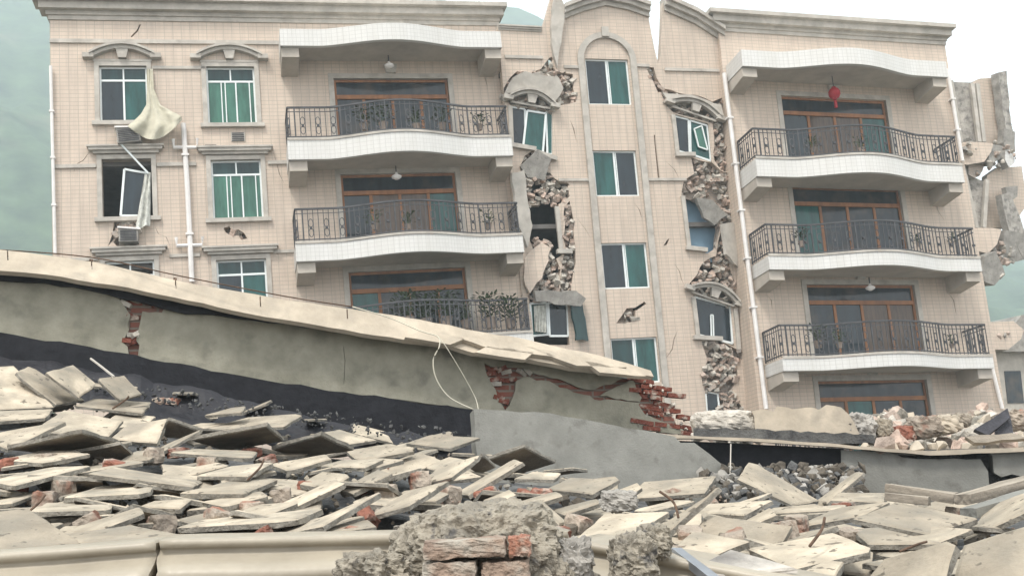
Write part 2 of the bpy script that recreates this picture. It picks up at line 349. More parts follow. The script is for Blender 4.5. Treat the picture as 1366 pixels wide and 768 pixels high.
def haze():
    m = bpy.data.materials.new('haze'); m.use_nodes = True; nt = m.node_tree; nt.nodes.clear()
    out = nt.nodes.new('ShaderNodeOutputMaterial'); v = nt.nodes.new('ShaderNodeVolumePrincipled')
    v.inputs['Color'].default_value = (.84, .95, 1.0, 1); v.inputs['Density'].default_value = HAZE; v.inputs['Anisotropy'].default_value = .2
    nt.links.new(v.outputs[0], out.inputs['Volume'])
    mb = MB().box(-1150, 1500, -20, 615, -5, 385)
    o = link('haze', mb.mesh('haze'), m); tag(o, None, None, kind='stuff')
HAZE = .0014
haze()

# ------------------------------------------------------------------ terrain of the collapsed roof
TX = [-900, 0, 350, 683, 1000, 1366, 2300]
TY = [1.2, 2.2, 3.0, 4.3, 5.6, 7.0, 8.6]
TT = {1.2: [1150]*7, 2.2: [870]*7, 3.0: [782]*7, 4.3: [700, 700, 700, 704, 706, 708, 708],
      5.6: [612, 612, 622, 650, 676, 682, 682], 7.0: [556, 556, 586, 622, 662, 666, 666], 8.6: [512, 512, 570, 606, 652, 658, 658]}
def ycol(px): return [float(np.interp(px, TX, TT[Y])) for Y in TY]
def depth(px, py):
    c = ycol(px); return float(np.interp(py, c[::-1], TY[::-1]))
def tz(px, Y): return at(px, float(np.interp(Y, TY, ycol(px))), Y)
def terrain():
    mb = MB(); nx, ny = 130, 70; Ys = [1.2+7.4*(j/(ny-1)) for j in range(ny)]
    for i in range(nx):
        px = -900+3200*i/(nx-1)
        for j, Y in enumerate(Ys):
            p = tz(px, Y); n = noise.noise(p*2.3)*.05+noise.noise(p*6)*.03
            mb.v.append((p.x, p.y, p.z-.19+n))
        p = Vector(mb.v[-1]); mb.v.append((p.x*1.3, 12, p.z-.15)); mb.v.append((p.x*2.4, 27, p.z-.3-.0*p.x)); mb.v.append((p.x*2.6, 29, -3.6))
        q = Vector(mb.v[-(ny+3)]);
    m = ny+3
    for i in range(nx-1):
        for j in range(m-1):
            a = i*m+j; mb.f.append([a, a+m, a+m+1, a+1]); mb.mi.append(0 if j < 36 else 1)
    # close the near side down to the ground
    b = len(mb.v)
    for i in range(nx): v = mb.v[i*m]; mb.v.append((v[0], v[1]-.4, -3.6))
    for i in range(nx-1): mb.f.append([i*m, b+i, b+i+1, (i+1)*m]); mb.mi.append(0)
    tag(mb.build('ground', [M['gravel'], M['darkgravel']], smooth=True), None, None, kind='structure')
terrain()

# ------------------------------------------------------------------ the building
FL = building_frame(-12.6621, 28.1424, .2487, .0634, -.071)
FC = building_frame(2.7408, 31.7742, .2475, .042, -.02, 1.0)
FR = building_frame(6.6531, 31.0838, .2222, .0033, -.0818, 1.04)
B = thing('apartment_building', 'cracked beige tiled apartment building with white curved balconies and a split stair tower', 'building', (0, 34, -3.5))
def rect(F, x0, x1, y0, y1, off=0.0):
    """facade rectangle from its left, right, top and bottom in the photograph"""
    xm, ym = (x0+x1)/2, (y0+y1)/2
    u0, u1 = F.u(x0, ym, off), F.u(x1, ym, off); w1, w0 = F.w(xm, y0, off), F.w(xm, y1, off)
    return [u0, u1, w0, w1]
def rpoly(r): u0, u1, w0, w1 = r; return [(u0, w0), (u1, w0), (u1, w1), (u0, w1)]
CR, SD = 'trim', 'interior'

def window(F, r, style='sliding', hood='flat', surround=True, glass=('dark', 'teal'), skew=0.0, empty=False, sill=True, Bp=B, noframe=False):
    u0, u1, w0, w1 = r; W, H = u1-u0, w1-w0
    f = MB(); t = .05
    if not noframe:
        f.box(u0, u1, .08, .14, w1-t, w1); f.box(u0, u1, .08, .14, w0, w0+t); f.box(u0, u0+t, .08, .14, w0+t, w1-t); f.box(u1-t, u1, .08, .14, w0+t, w1-t)
        tw = w1-H*.24
        if style == 'transom':
            f.box(u0+t, u1-t, .085, .135, tw-.03, tw+.03); f.box((u0+u1)/2-.025, (u0+u1)/2+.025, .08, .14, w0+t, tw-.03); f.box((u0+u1)/2-.02, (u0+u1)/2+.02, .085, .135, tw+.03, w1-t)
        elif style == 'triple':
            f.box(u0+t, u1-t, .085, .135, tw-.03, tw+.03); f.box((u0+u1)/2-.02, (u0+u1)/2+.02, .085, .135, tw+.03, w1-t)
            for k, a in ((.30, .03), (.38, .03), (.60, .04), (.88, .03)): f.box(u0+W*k-a/2, u0+W*k+a/2, .078, .142, w0+t, tw-.03)
        else:
            f.box((u0+u1)/2-.03, (u0+u1)/2+.03, .078, .142, w0+t, w1-t); f.box((u0+u1)/2+.05, (u0+u1)/2+.08, .09, .13, w0+t, w1-t)
    w = f.build('window', M['alu'], Bp, F.M) if f.v else None
    if not empty and w:
        mid = (u0+u1)/2
        def pane(a, b, c, d, g): MB().box(a, b, .105, .115, c, d).build('pane', M[g], w)
        if style == 'sliding': pane(u0+t, mid, w0+t, w1-t, glass[0]); pane(mid, u1-t, w0+t, w1-t, glass[1])
        else:
            pane(u0+t, mid, w0+t, tw, glass[0]); pane(mid, u1-t, w0+t, tw, glass[1]); pane(u0+t, u1-t, tw, w1-t, 'transom')
    if surround:
        s = MB(); a = .13
        s.box(u0-a, u0, -.05, .06, w0, w1+a); s.box(u1, u1+a, -.05, .06, w0, w1+a); s.box(u0, u1, -.045, .06, w1, w1+a)
        if sill: s.box(u0-a-.08, u1+a+.08, -.12, .06, w0-.12, w0)
        s.build('window_surround', M['trim'], w or Bp, F.M if not w else None)
    if hood == 'flat': hood_flat(F, u0, u1, w1+.13, w or Bp, 0)
    if hood == 'arch': hood_arch(F, u0, u1, w1+.13, w or Bp)
    return w
def hood_flat(F, u0, u1, z, parent, tilt=0):
    T = F.M @ Matrix.Translation(((u0+u1)/2, 0, z)) @ Matrix.Rotation(tilt, 4, 'Y'); h = (u1-u0)/2
    mb = MB().box(-h-.22, h+.22, -.12, .0, .02, .10).box(-h-.32, h+.32, -.2, .0, .10, .19).box(-h-.37, h+.37, -.24, .0, .19, .24)
    mb.build('window_hood', M['trim'], parent, T)
def arch_strip(mb, cx, z, w, rise, th, proj, n=14, ends=0.0):
    pts = [(cx-w+2*w*i/n, z+rise*(1-((2*i/n)-1)**2)) for i in range(n+1)]
    up = [(x, y+th) for x, y in pts]; poly = pts+up[::-1]
    vs = [(x, -proj, y) for x, y in pts]+[(x, -proj, y) for x, y in up]+[(x, 0, y) for x, y in pts]+[(x, 0, y) for x, y in up]
    m = n+1; fs = []
    for i in range(n):
        fs += [(i, i+1, m+i+1, m+i), (i, 2*m+i, 2*m+i+1, i+1), (m+i, m+i+1, 3*m+i+1, 3*m+i)]
    fs += [(0, m, 3*m, 2*m), (n, 2*m+n, 3*m+n, m+n)]
    mb.add(vs, fs)
def hood_arch(F, u0, u1, z, parent, tilt=0, world=None):
    T = world or (F.M @ Matrix.Translation(((u0+u1)/2, 0, z)) @ Matrix.Rotation(tilt, 4, 'Y')); h = (u1-u0)/2
    mb = MB(); arch_strip(mb, 0, .06, h+.2, .30, .10, .18); arch_strip(mb, 0, .16, h+.24, .30, .07, .26)
    mb.box(-h-.42, -h-.12, -.22, 0, .06, .20).box(h+.12, h+.42, -.22, 0, .06, .20)
    mb.box(-h-.15, h+.15, -.06, 0, 0, .06)
    mb.prism([(-.11, .08), (.11, .08), (.17, .36), (-.17, .36)], -.16, 0)
    mb.build('window_hood', M['trim'], parent, T)

def rail_path(u0, u1, d0, d1, n=48, inset=.0):
    pts = []
    for i in range(n+1):
        t = i/n; s = 0
        if .17 < t < .83: s = .5-.5*math.cos((t-.17)/.66*2*math.pi); s = s**.75
        pts.append((u0+(u1-u0)*t, -(d0+(d1-d0)*s)+inset))
    return pts
def balcony(F, u0, u1, top, hgt, d0=1.2, bow=.75, roof=False, rails=True, label=None):
    path = rail_path(u0, u1, d0, d0+bow)
    mb = MB(); n = len(path)
    # fascia: outer white band with top, slab underneath set back a little higher than the band's lower edge
    inner = [(x, min(y+.14, -.02)) for x, y in path]
    zt, zb, zs = top, top-hgt, top-hgt+.10
    vs = [(x, y, zt) for x, y in path]+[(x, y, zb) for x, y in path]+[(x, y, zb) for x, y in inner]+[(x, y, zs) for x, y in inner]
    fs = []
    for i in range(n-1):
        fs += [(i, n+i, n+i+1, i+1), (n+i, 2*n+i, 2*n+i+1, n+i+1), (2*n+i, 3*n+i, 3*n+i+1, 2*n+i+1)]
    mb.add(vs, fs, 0)
    vs = [(x, y, zt) for x, y in path]+[(x, 0, zt) for x, y in path]; mb.add(vs, [(i, i+1, n+i+1, n+i) for i in range(n-1)], 0)
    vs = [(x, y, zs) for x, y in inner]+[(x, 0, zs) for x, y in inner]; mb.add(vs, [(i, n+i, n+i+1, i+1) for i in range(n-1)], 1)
    for (u, s) in ((u0, 1), (u1, -1)):
        y = path[0][1]
        mb.add([(u, y, zt), (u, 0, zt), (u, 0, zb), (u, y, zb)], [(0, 1, 2, 3)], 0)
        mb.add([(u+s*.14, inner[0][1], zs), (u+s*.14, 0, zs), (u+s*.14, 0, zb), (u+s*.14, inner[0][1], zb)], [(0, 1, 2, 3)], 0)
        mb.add([(u, y, zb), (u, 0, zb), (u+s*.14, 0, zb), (u+s*.14, y+.14, zb)], [(0, 1, 2, 3)], 0)
    if not roof:   # grey kerb on top under the railing
        k = rail_path(u0, u1, d0, d0+bow, inset=-.03); k2 = rail_path(u0, u1, d0, d0+bow, inset=.16)
        vs = [(x, y, zt+.002) for x, y in k]+[(x, y, zt+.07) for x, y in k]+[(x, y, zt+.07) for x, y in k2]
        mb.add(vs, [f for i in range(n-1) for f in ((i, i+1, n+i+1, n+i), (n+i, n+i+1, 2*n+i+1, 2*n+i))], 2)
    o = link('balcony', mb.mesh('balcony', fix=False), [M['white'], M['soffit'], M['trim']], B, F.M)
    for ub in (u0+.02, u1-.52):
        br = MB()
        y1 = -(d0-.12)
        vs = [(ub, 0, zb+.098), (ub+.5, 0, zb+.098), (ub+.5, y1, zb+.098), (ub, y1, zb+.098), (ub, 0, zb-.42), (ub+.5, 0, zb-.42), (ub+.5, y1, zb-.30), (ub, y1, zb-.30)]
        br.add(vs, [(0, 1, 2, 3), (4, 7, 6, 5), (0, 4, 5, 1), (1, 5, 6, 2), (2, 6, 7, 3), (3, 7, 4, 0)])
        br.build('bracket', M['soffit'], o)
    if rails:
        rm = MB(); H = .95; z0 = zt+.07
        p = rail_path(u0+.05, u1-.05, d0, d0+bow, inset=.07)
        p = [(u0+.05, -.02)]+[(u0+.05, p[0][1]*k/6-.02) for k in range(1, 6)]+p+[(u1-.05, p[-1][1]*k/6-.02) for k in range(5, 0, -1)]+[(u1-.05, -.02)]
        for i in range(len(p)-1):
            for z, t in ((z0+H, .05), (z0+.06, .03), (z0+H-.13, .02)): rm.bar((*p[i], z), (*p[i+1], z), t, t, up=(0, 0, 1))
        L = [0]
        for i in range(len(p)-1): L.append(L[-1]+math.dist(p[i], p[i+1]))
        s = 0; k = 0
        def P(s):
            i = min(max(int(np.searchsorted(L, s))-1, 0), len(p)-2); t = (s-L[i])/(L[i+1]-L[i]); return Vector((p[i][0]+(p[i+1][0]-p[i][0])*t, p[i][1]+(p[i+1][1]-p[i][1])*t, 0))
        step = .145
        while s < L[-1]-.02:
            q = P(s); rm.bar(q+Vector((0, 0, z0)), q+Vector((0, 0, z0+H)), .04 if k % 9 == 0 else .02)
            if k % 3 == 1 and s+step < L[-1]:
                a, b = P(s+.01), P(s+step-.01)     # scrolls between two bars
                for zc, hh in ((z0+.26, .13), (z0+.53, .13)):
                    m = [(a+b)/2+(b-a)*.5*math.cos(t)+Vector((0, 0, zc+hh*math.sin(t))) for t in [i*math.pi/5 for i in range(11)]]
                    for i in range(10): rm.bar(m[i], m[i+1], .018)
                rm.bar((a+b)/2+Vector((0, 0, z0+.36)), (a+b)/2+Vector((0, 0, z0+.43)), .07)
            s += step; k += 1
        rm.build('railing', M['iron'], o)
    return o
def door(F, r, k=0):
    u0, u1, w0, w1 = r; W = u1-u0; zt = w1-.50
    f = MB(); t = .075; y0, y1 = .10, .18
    f.box(u0, u1, y0, y1, w1-t, w1); f.box(u0, u0+t, y0, y1, w0, w1-t); f.box(u1-t, u1, y0, y1, w0, w1-t)
    f.box(u0+t, u1-t, y0-.02, y1, zt-.13, zt)
    n = 4
    for i in range(1, n):
        x = u0+W*i/n; f.box(x-.045, x+.045, y0+.005, y1-.003, w0, zt-.13)
    for i in range(n):
        a = u0+W*i/n; b = u0+W*(i+1)/n; f.box(a+.045, b-.045, y0+.012, y1-.006, w0, w0+.25); 
    o = f.build('balcony_door', M['wood'], B, F.M)
    MB().box(u0+t, u1-t, .14, .15, zt, w1-t).build('transom_pane', M['blueg'], o)
    for i in range(n):
        a = u0+W*i/n; b = u0+W*(i+1)/n
        MB().box(a+.04, b-.04, .14, .15, w0+.24, zt-.13).build('pane', M[['blueg', 'curtain', 'dark', 'blueg', 'teal', 'curtain', 'blueg'][(i*3+k*2) % 7]], o)
    s = MB(); s.box(u0-.16, u0, -.03, .10, w0, w1+.16).box(u1, u1+.16, -.03, .10, w0, w1+.16).box(u0, u1, -.027, .10, w1, w1+.16)
    s.build('door_surround', M['trim'], o)
    if k != 2: s = MB().prism([((u0+u1)/2-.14, w1+.16), ((u0+u1)/2+.14, w1+.16), ((u0+u1)/2+.2, w1+.42), ((u0+u1)/2-.2, w1+.42)], -.12, 0); s.build('keystone', M['trim'], o)
    return o
def cornice(F, u0, u1, wtop, hgt, proj, depth_in=.3, left_ret=True, holes=()):
    mb = MB(); steps = [(0, .22, .10), (.22, .42, .22), (.42, .78, .62), (.78, 1.0, 1.0)]
    for a, b, p in steps:
        l = u0-(proj*p if left_ret else 0); r = u1+proj*p*(0 if not left_ret else .6)
        mb.box(l, r, -proj*p, depth_in+p*.01, wtop-hgt*(1-a), wtop-hgt*(1-b))
    return mb.build('cornice', M['trim'], B, F.M)
def band(F, spans, w, h=.12, p=.06):
    for u0, u1 in spans: MB().box(u0, u1, -p, 0, w-h/2, w+h/2).build('string_course', M['trim'], B, F.M)
def masonry(F, poly_px, off=.10, seed=0, dens=55, sz=.2, mat=None, back=True):
    """the broken brick core inside a hole of the facade"""
    poly = F.poly(poly_px); mb = MB()
    xs = [p[0] for p in poly]; ys = [p[1] for p in poly]; A = abs(sum(poly[i-1][0]*poly[i][1]-poly[i][0]*poly[i-1][1] for i in range(len(poly))))/2
    random.seed(seed*13+5)
    if back: plate(jag(poly, .03, .3, seed), [], .26, .34, mb, 0)
    n = int(A*dens); k = 0
    while k < n:
        p = (random.uniform(min(xs), max(xs)), random.uniform(min(ys), max(ys)))
        if not inside(p, poly): continue
        k += 1
        if random.random() < .78:
            T = Matrix.Translation((p[0], off+random.uniform(-.04, .16), p[1])) @ Matrix.Rotation(random.gauss(0, .6), 4, 'Y') @ Matrix.Rotation(random.gauss(0, .5), 4, 'X') @ Matrix.Rotation(random.uniform(-1.5, 1.5), 4, 'Z')
            s = random.uniform(.7, 1.25); mb.box(-.11*s, .11*s, -.07, .07, -random.uniform(.03, .07), .04*s, random.choice([0, 1, 2, 3, 2]), T=T)
        else: add_rock(mb, (p[0], off+random.uniform(-.06, .16), p[1]), random.uniform(.09, sz*1.25), 2 if random.random() < .6 else 3)
    random.seed(seed+99)
    return link('broken_brickwork', mb.mesh('broken_brickwork'), [M['palebrick'], M['pinkbrick'], M['dust'], M['dustpink']], B, F.M)

# ---- left wing
Lu0 = FL.u(66.6, 60); Lu1 = FL.u(672, 100); Lw1 = FL.w(360, 12); Lbot = FL.w(360, 620)-2.5
def refit(F, r, W=None, H=None):
    u0, u1, w0, w1 = r; return [u0, u0+(W or u1-u0), w1-(H or w1-w0), w1]
wh = 1.72
LW = {'11': rect(FL, 132.7, 196.8, 88.5, 162.4), '12': rect(FL, 136.4, 203, 212.4, 290), '21': rect(FL, 276, 341, 89.5, 165.5),
      '22': rect(FL, 282.7, 349.8, 213.4, 291.5), '23': rect(FL, 290, 357, 346, 426), '13': rect(FL, 141, 207, 348, 428)}
LBt = [FL.w(525, 214, -0.0), 0]
def bspec(F, l, r, ty, hpx, d=1.2):
    (xl, yl), (xr, yr) = l, r
    u0, w0_ = F.uw(xl, yl, -d); u1, w1_ = F.uw(xr, yr, -d); top = (w0_+w1_)/2
    h = top-F.w((xl+xr)/2*0+xl, yl+hpx, -d); return u0, u1, top, h
LB = [bspec(FL, (373, 41), (667, 40), 0, 20), bspec(FL, (383.5, 189), (682, 181.5), 0, 24), bspec(FL, (394, 326), (697, 313), 0, 23), bspec(FL, (404, 462), (711, 444), 0, 24)]
LD = []
for i, (a, b, y) in enumerate([(447, 600, 105), (456, 610, 231), (466.6, 623.6, 359.5)]):
    u0, u1, w0, w1 = rect(FL, a, b, y, y+60); LD.append([u0, u1, LB[i+1][2]+.07, w1])
lholes = [rpoly(r) for r in LW.values()]+[rpoly(r) for r in LD]
LM1 = [(152, 296), (160, 291), (175, 291), (182, 300), (183, 326), (172, 334), (158, 330), (150, 322), (144, 328), (150, 312)]
LM2 = [(158, 172), (184, 172), (187, 194), (170, 196), (158, 192)]
LM3 = [(298, 304), (306, 302), (309, 307), (318, 306), (326, 311), (330, 318), (322, 320), (318, 314), (308, 314), (301, 310)]
def crack(pts, wd, seed):
    r_ = random.Random(seed); n = len(pts); a = []; b = []
    for i, (x, y) in enumerate(pts):
        t = wd*(1-abs(2*i/(n-1)-1)*.9)*r_.uniform(.6, 1.3); jx = r_.uniform(-1.5, 1.5); a.append((x-t/2+jx, y-t*.3)); b.append((x+t/2+jx, y+t*.3))
    return a+b[::-1]
crackL = [(183, 12), (186, 12), (185, 30), (181, 40), (174, 48), (180, 38), (184, 28)]
lholes += [jag(FL.poly(p), .02, .2, i) for i, p in enumerate((LM1, LM2, LM3))]+[FL.poly([(186, 33), (188, 33), (184, 42), (176, 50), (174, 49), (182, 41)])]
lholes += [FL.poly(crack(p, w_, i)) for i, (p, w_) in enumerate((([(205, 300), (212, 312), (222, 316), (228, 330)], 1.3), ([(120, 200), (112, 214), (104, 218), (96, 232)], 1.1), ([(362, 200), (370, 216), (372, 232), (380, 246)], 1.1), ([(258, 180), (262, 190), (270, 200)], 1.0), ([(640, 90), (648, 104), (652, 122)], 1.2)))]
lw = plate([(Lu0, Lbot), (Lu1, Lbot), (Lu1, Lw1), (Lu0, Lw1)], lholes, 0, .24).build('wall', M['tile'], B, FL.M)
for i, p in enumerate((LM1, LM2, LM3)): masonry(FL, p, .06, 40+i, dens=60, sz=.14)
def shell(F, u0, u1, wt, wb, dep, floors, roofcol='concrete', x_in=0, sides=(1, 1)):
    mb = MB()
    if sides[0]: mb.box(u0, u0+.24, .242, dep, wb, wt)
    if sides[1]: mb.box(u1-.24, u1, .242, dep, wb, wt)
    mb.box(u0+.24, u1-.24, dep-.24, dep-.002, wb, wt)
    mb.build('side_wall', M['tile'], B, F.M)
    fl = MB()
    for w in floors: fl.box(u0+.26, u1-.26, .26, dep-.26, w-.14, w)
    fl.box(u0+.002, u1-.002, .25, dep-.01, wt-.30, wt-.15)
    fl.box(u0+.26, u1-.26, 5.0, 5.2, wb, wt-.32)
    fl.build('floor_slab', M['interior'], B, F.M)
shell(FL, Lu0, Lu1, Lw1, Lbot, 9.5, [LB[1][2], LB[2][2], LB[3][2]])
cornice(FL, Lu0, Lu1, FL.w(360, 6)+.0, .62, .42)
band(FL, [(Lu0, LB[0][0]+.1)], FL.w(250, 57), .12)
band(FL, [(Lu0, LW['12'][0]-.15), (LW['12'][1]+.15, LW['22'][0]-.4), (LW['22'][1]+.2, LB[1][0]+.6)], FL.w(270, 219), .11)
band(FL, [(Lu0, LW['12'][0]-.15), (LW['12'][1]+.4, LW['22'][0]-.4), (LW['22'][1]+.2, LB[1][0]+.6)], FL.w(270, 340), .09)
window(FL, LW['11'], 'transom', 'arch'); window(FL, LW['21'], 'triple', 'arch', glass=('greeng', 'greeng'))
w12 = window(FL, LW['12'], 'sliding', 'flat', noframe=True)
window(FL, LW['22'], 'triple', 'flat', glass=('greeng', 'greeng')); window(FL, LW['23'], 'transom', 'flat'); window(FL, LW['13'], 'transom', 'flat', empty=True)
# loose sash leaning in the broken window
def free_frame(F, pts, off, w=.05, name='window', mat='alu', glass=None, panes=None):
    q = [Vector((F.uw(x, y, off)[0], off, F.uw(x, y, off)[1])) for x, y in pts]
    mb = MB()
    for i in range(len(q)): mb.bar(q[i], q[(i+1) % len(q)], w)
    o = mb.build(name, M[mat], B, F.M)
    if glass:
        g = MB(); n = len(q); g.add([v+Vector((0, .01, 0)) for v in q]+[v+Vector((0, .02, 0)) for v in q], [tuple(range(n)), tuple(range(2*n-1, n-1, -1))]+[(i, i+n, (i+1) % n+n, (i+1) % n) for i in range(n)])
        g.build('pane', M[glass], o)
    return o
free_frame(FL, [(166, 226), (200, 232), (196, 288), (161, 288)], .05, .06, glass='dark')
MB().bar(Vector((*[FL.uw(158, 192)[0]], -.25, FL.uw(158, 192)[1])), Vector((FL.u(198, 232), -.05, FL.w(198, 232))), .05).build('loose_bar', M['alu'], B, FL.M)
for i, b in enumerate(LB): balcony(FL, *b, roof=(i == 0), rails=(i > 0), bow=.46 if i == 0 else .54)
for i, r in enumerate(LD): door(FL, r, i)
# slot line between the top windows and vents
MB().box(FL.u(203, 91), FL.u(275, 91), -.05, .0, FL.w(240, 93), FL.w(240, 89)).build('ledge', M['trim'], B, FL.M)
def vent(F, x0, x1, y0, y1):
    r = rect(F, x0, x1, y0, y1); mb = MB().box(r[0], r[1], -.02, 0, r[2], r[3]); o = mb.build('vent', M['trim'], B, F.M)
    m = MB(); n = 5
    for i in range(n): z = r[2]+(r[3]-r[2])*(i+.5)/n; m.box(r[0]+.03, r[1]-.03, -.04, -.021, z-.012, z+.012)
    m.build('grille', M['iron'], o)
vent(FL, 308, 327, 177, 189); vent(FL, 272, 290, 194, 197)
# ---- drain pipes
def pipe(F, pts, r=.055, name='drainpipe', off=-.12, mat='pvc', branches=()):
    mb = MB(); q = [Vector((F.uw(x, y, off)[0], off, F.uw(x, y, off)[1])) for x, y in pts]; mb.tube(q, r, 8)
    for br in branches: mb.tube([Vector((F.uw(x, y, off)[0], off-.01, F.uw(x, y, off)[1])) for x, y in br], r*.7, 6)
    for i in range(1, len(q)):
        n = int((q[i]-q[i-1]).length/1.6)
        for k in range(1, n+1):
            c = q[i-1].lerp(q[i], k/(n+1)); mb.box(c.x-r*1.4, c.x+r*1.4, c.y-r*1.2, -.0, c.z-.03, c.z+.03)
    mb.build(name, M[mat], B, F.M, smooth=False)
pipe(FL, [(244.5, 165), (250, 250), (256, 376)], .075, branches=[[(231, 186), (232, 197), (263, 197), (263, 185)], [(235, 317), (236, 328), (270, 327), (270, 316)]])
pipe(FL, [(67.5, 88), (73.5, 338)], .045)
pipe(FR, [(966, 98), (1022, 545)], .07)

# ---- stair tower and the wall bays beside it
cW = {'a': rect(FC, 783, 840.4, 79, 139.6), 'b': rect(FC, 793, 851, 200.8, 261.5), 'c': rect(FC, 804, 865, 323.7, 384.6), 'd': rect(FC, 817, 878.7, 450, 511)}
def cpoly(pts, s=None): p = FC.poly(pts); return jag(p, .035, .22, s) if s is not None else p
outerC = [(664, 36), (700, 38), (722, 40), (727, 26), (733, 4), (737, -8), (749, -4), (751, 14), (776, 2), (806, -6), (835, 0), (863, 12), (866, 28), (869, 45), (873, 65), (878, 86), (881, 74), (883, 40), (884, 4), (888, -2), (925, 18), (962, 44), (972, 70), (1040, 660), (720, 660), (664, 36)][:-1]
Wl1 = [(681, 140), (690, 142), (737, 149), (737, 207), (716, 200), (682, 192)]
Wr1 = [(898, 152), (945, 165), (950, 217), (922, 208), (902, 203)]
Wr2 = [(909, 258), (955, 275), (961, 300), (957, 330), (944, 338), (916, 330)]
Wr3 = [(925, 393), (975, 408), (980, 462), (955, 452), (928, 445)]
Wr4 = [(940, 521), (958, 524), (962, 552), (943, 552)]
Wl2 = [(703, 274), (745, 272), (752, 338), (742, 345), (735, 320), (706, 312)]
Wl3 = [(706, 403), (757, 401), (760, 460), (708, 460)]
M1 = [(672, 118), (680, 104), (690, 95), (706, 99), (722, 92), (734, 76), (736, 90), (748, 97), (764, 99), (768, 136), (758, 139), (744, 141), (737, 149), (681, 140), (672, 132)]
M2 = [(700, 208), (712, 200), (724, 207), (736, 214), (730, 226), (740, 238), (757, 246), (760, 262), (746, 272), (703, 274), (694, 262), (684, 250), (696, 240), (694, 222)]
M3 = [(706, 312), (735, 320), (742, 345), (748, 360), (746, 384), (768, 392), (770, 401), (706, 403), (698, 378), (708, 356), (714, 344)]
M5 = [(862, 90), (872, 90), (876, 104), (884, 118), (905, 124), (932, 128), (950, 136), (964, 130), (969, 160), (960, 170), (945, 163), (898, 150), (888, 140), (879, 120), (868, 104)]
M6 = [(922, 210), (950, 217), (962, 228), (974, 232), (978, 256), (988, 280), (992, 302), (986, 330), (970, 352), (955, 344), (957, 330), (961, 300), (955, 275), (925, 264), (909, 258), (912, 242), (926, 232)]
M7 = [(938, 350), (960, 340), (972, 352), (982, 378), (984, 400), (975, 408), (925, 392), (916, 384), (930, 366)]
M8 = [(936, 455), (956, 452), (976, 462), (994, 470), (982, 486), (984, 505), (976, 520), (988, 540), (998, 556), (960, 556), (958, 524), (940, 521), (936, 500), (944, 480)]
M10 = [(951, 166), (966, 161), (973, 196), (975, 232), (962, 227), (953, 214)]
M11 = [(738, 150), (746, 146), (749, 180), (748, 214), (740, 212), (738, 205)]
M12 = [(753, 276), (760, 268), (766, 300), (768, 350), (762, 392), (748, 384), (750, 350), (753, 338)]
M9 = [(822, 431), (836, 411), (848, 410), (848, 428), (834, 431)]
crack9 = [(846, 411), (860, 402), (862, 405), (849, 414)]
holesC = [rpoly(r) for r in cW.values()]+[cpoly(h) for h in (Wl1, Wr1, Wr2, Wr3, Wr4, Wl2, Wl3)]
def grow(poly, k):   # overlap neighbours slightly so that no sliver of wall stays between two holes
    cx = sum(p[0] for p in poly)/len(poly); cy = sum(p[1] for p in poly)/len(poly); return [(cx+(x-cx)*k, cy+(y-cy)*k) for x, y in poly]
for i, m in enumerate((M1, M2, M3, M5, M6, M7, M8, M9, M10, M12)): holesC.append(cpoly(m, i+3))
cracks = [[(735, 76), (738, 78), (733, 92), (722, 100), (712, 99), (726, 91)], [(760, 100), (764, 100), (762, 132), (757, 139)], crack9,
          [(862, 88), (866, 88), (877, 110), (882, 122), (878, 124), (871, 108)], [(735, 242), (758, 244), (760, 248), (740, 246)], [(890, 320), (893, 318), (890, 326), (885, 328)],
          [(752, 96), (755, 96), (750, 118), (746, 140), (743, 140), (748, 116)], [(872, 180), (873.5, 180), (880, 240), (878, 241)]]
cracks += [crack(p, w_, 30+i) for i, (p, w_) in enumerate((([(770, 290), (776, 300), (782, 306), (788, 318)], 1.4), ([(900, 350), (906, 362), (910, 372), (914, 384)], 1.6), ([(905, 440), (898, 452), (896, 466), (888, 478)], 1.4), ([(760, 160), (766, 172), (768, 190)], 1.2), ([(880, 210), (890, 218), (900, 226), (906, 238)], 1.4), ([(845, 270), (852, 280), (856, 296)], 1.1)))]
holesC += [cpoly(c) for c in cracks]
plate(cpoly(outerC), holesC, 0, .24).build('wall', M['tile'], B, FC.M)
for i, (m, d, dn) in enumerate(((M1, .05, 60), (M2, .08, 60), (M3, .08, 60), (M5, .06, 50), (M6, .08, 60), (M7, .08, 60), (M8, .0, 70), (M9, .06, 30), (M10, .08, 60), (M12, .08, 60))):
    masonry(FC, m, d, i+3, dens=dn, back=(i not in (1, 2, 5)), sz=.26)
Cu0, Cu1 = FC.u(664, 40), FC.u(968, 60); Cwt = FC.w(700, 42); Cb = Lbot-.3
shell(FC, Cu0+.02, Cu1, FC.w(820, 90), Cb, 8, [FC.w(820, y) for y in (172, 295, 420)], sides=(0, 1))
window(FC, cW['a'], 'sliding', None, glass=('dark', 'teal'), surround=False); window(FC, cW['b'], 'sliding', None, glass=('teal', 'dark'), surround=False)
window(FC, cW['c'], 'sliding', None, glass=('dark', 'teal'), surround=False); window(FC, cW['d'], 'sliding', None, glass=('transom', 'teal'), surround=False)
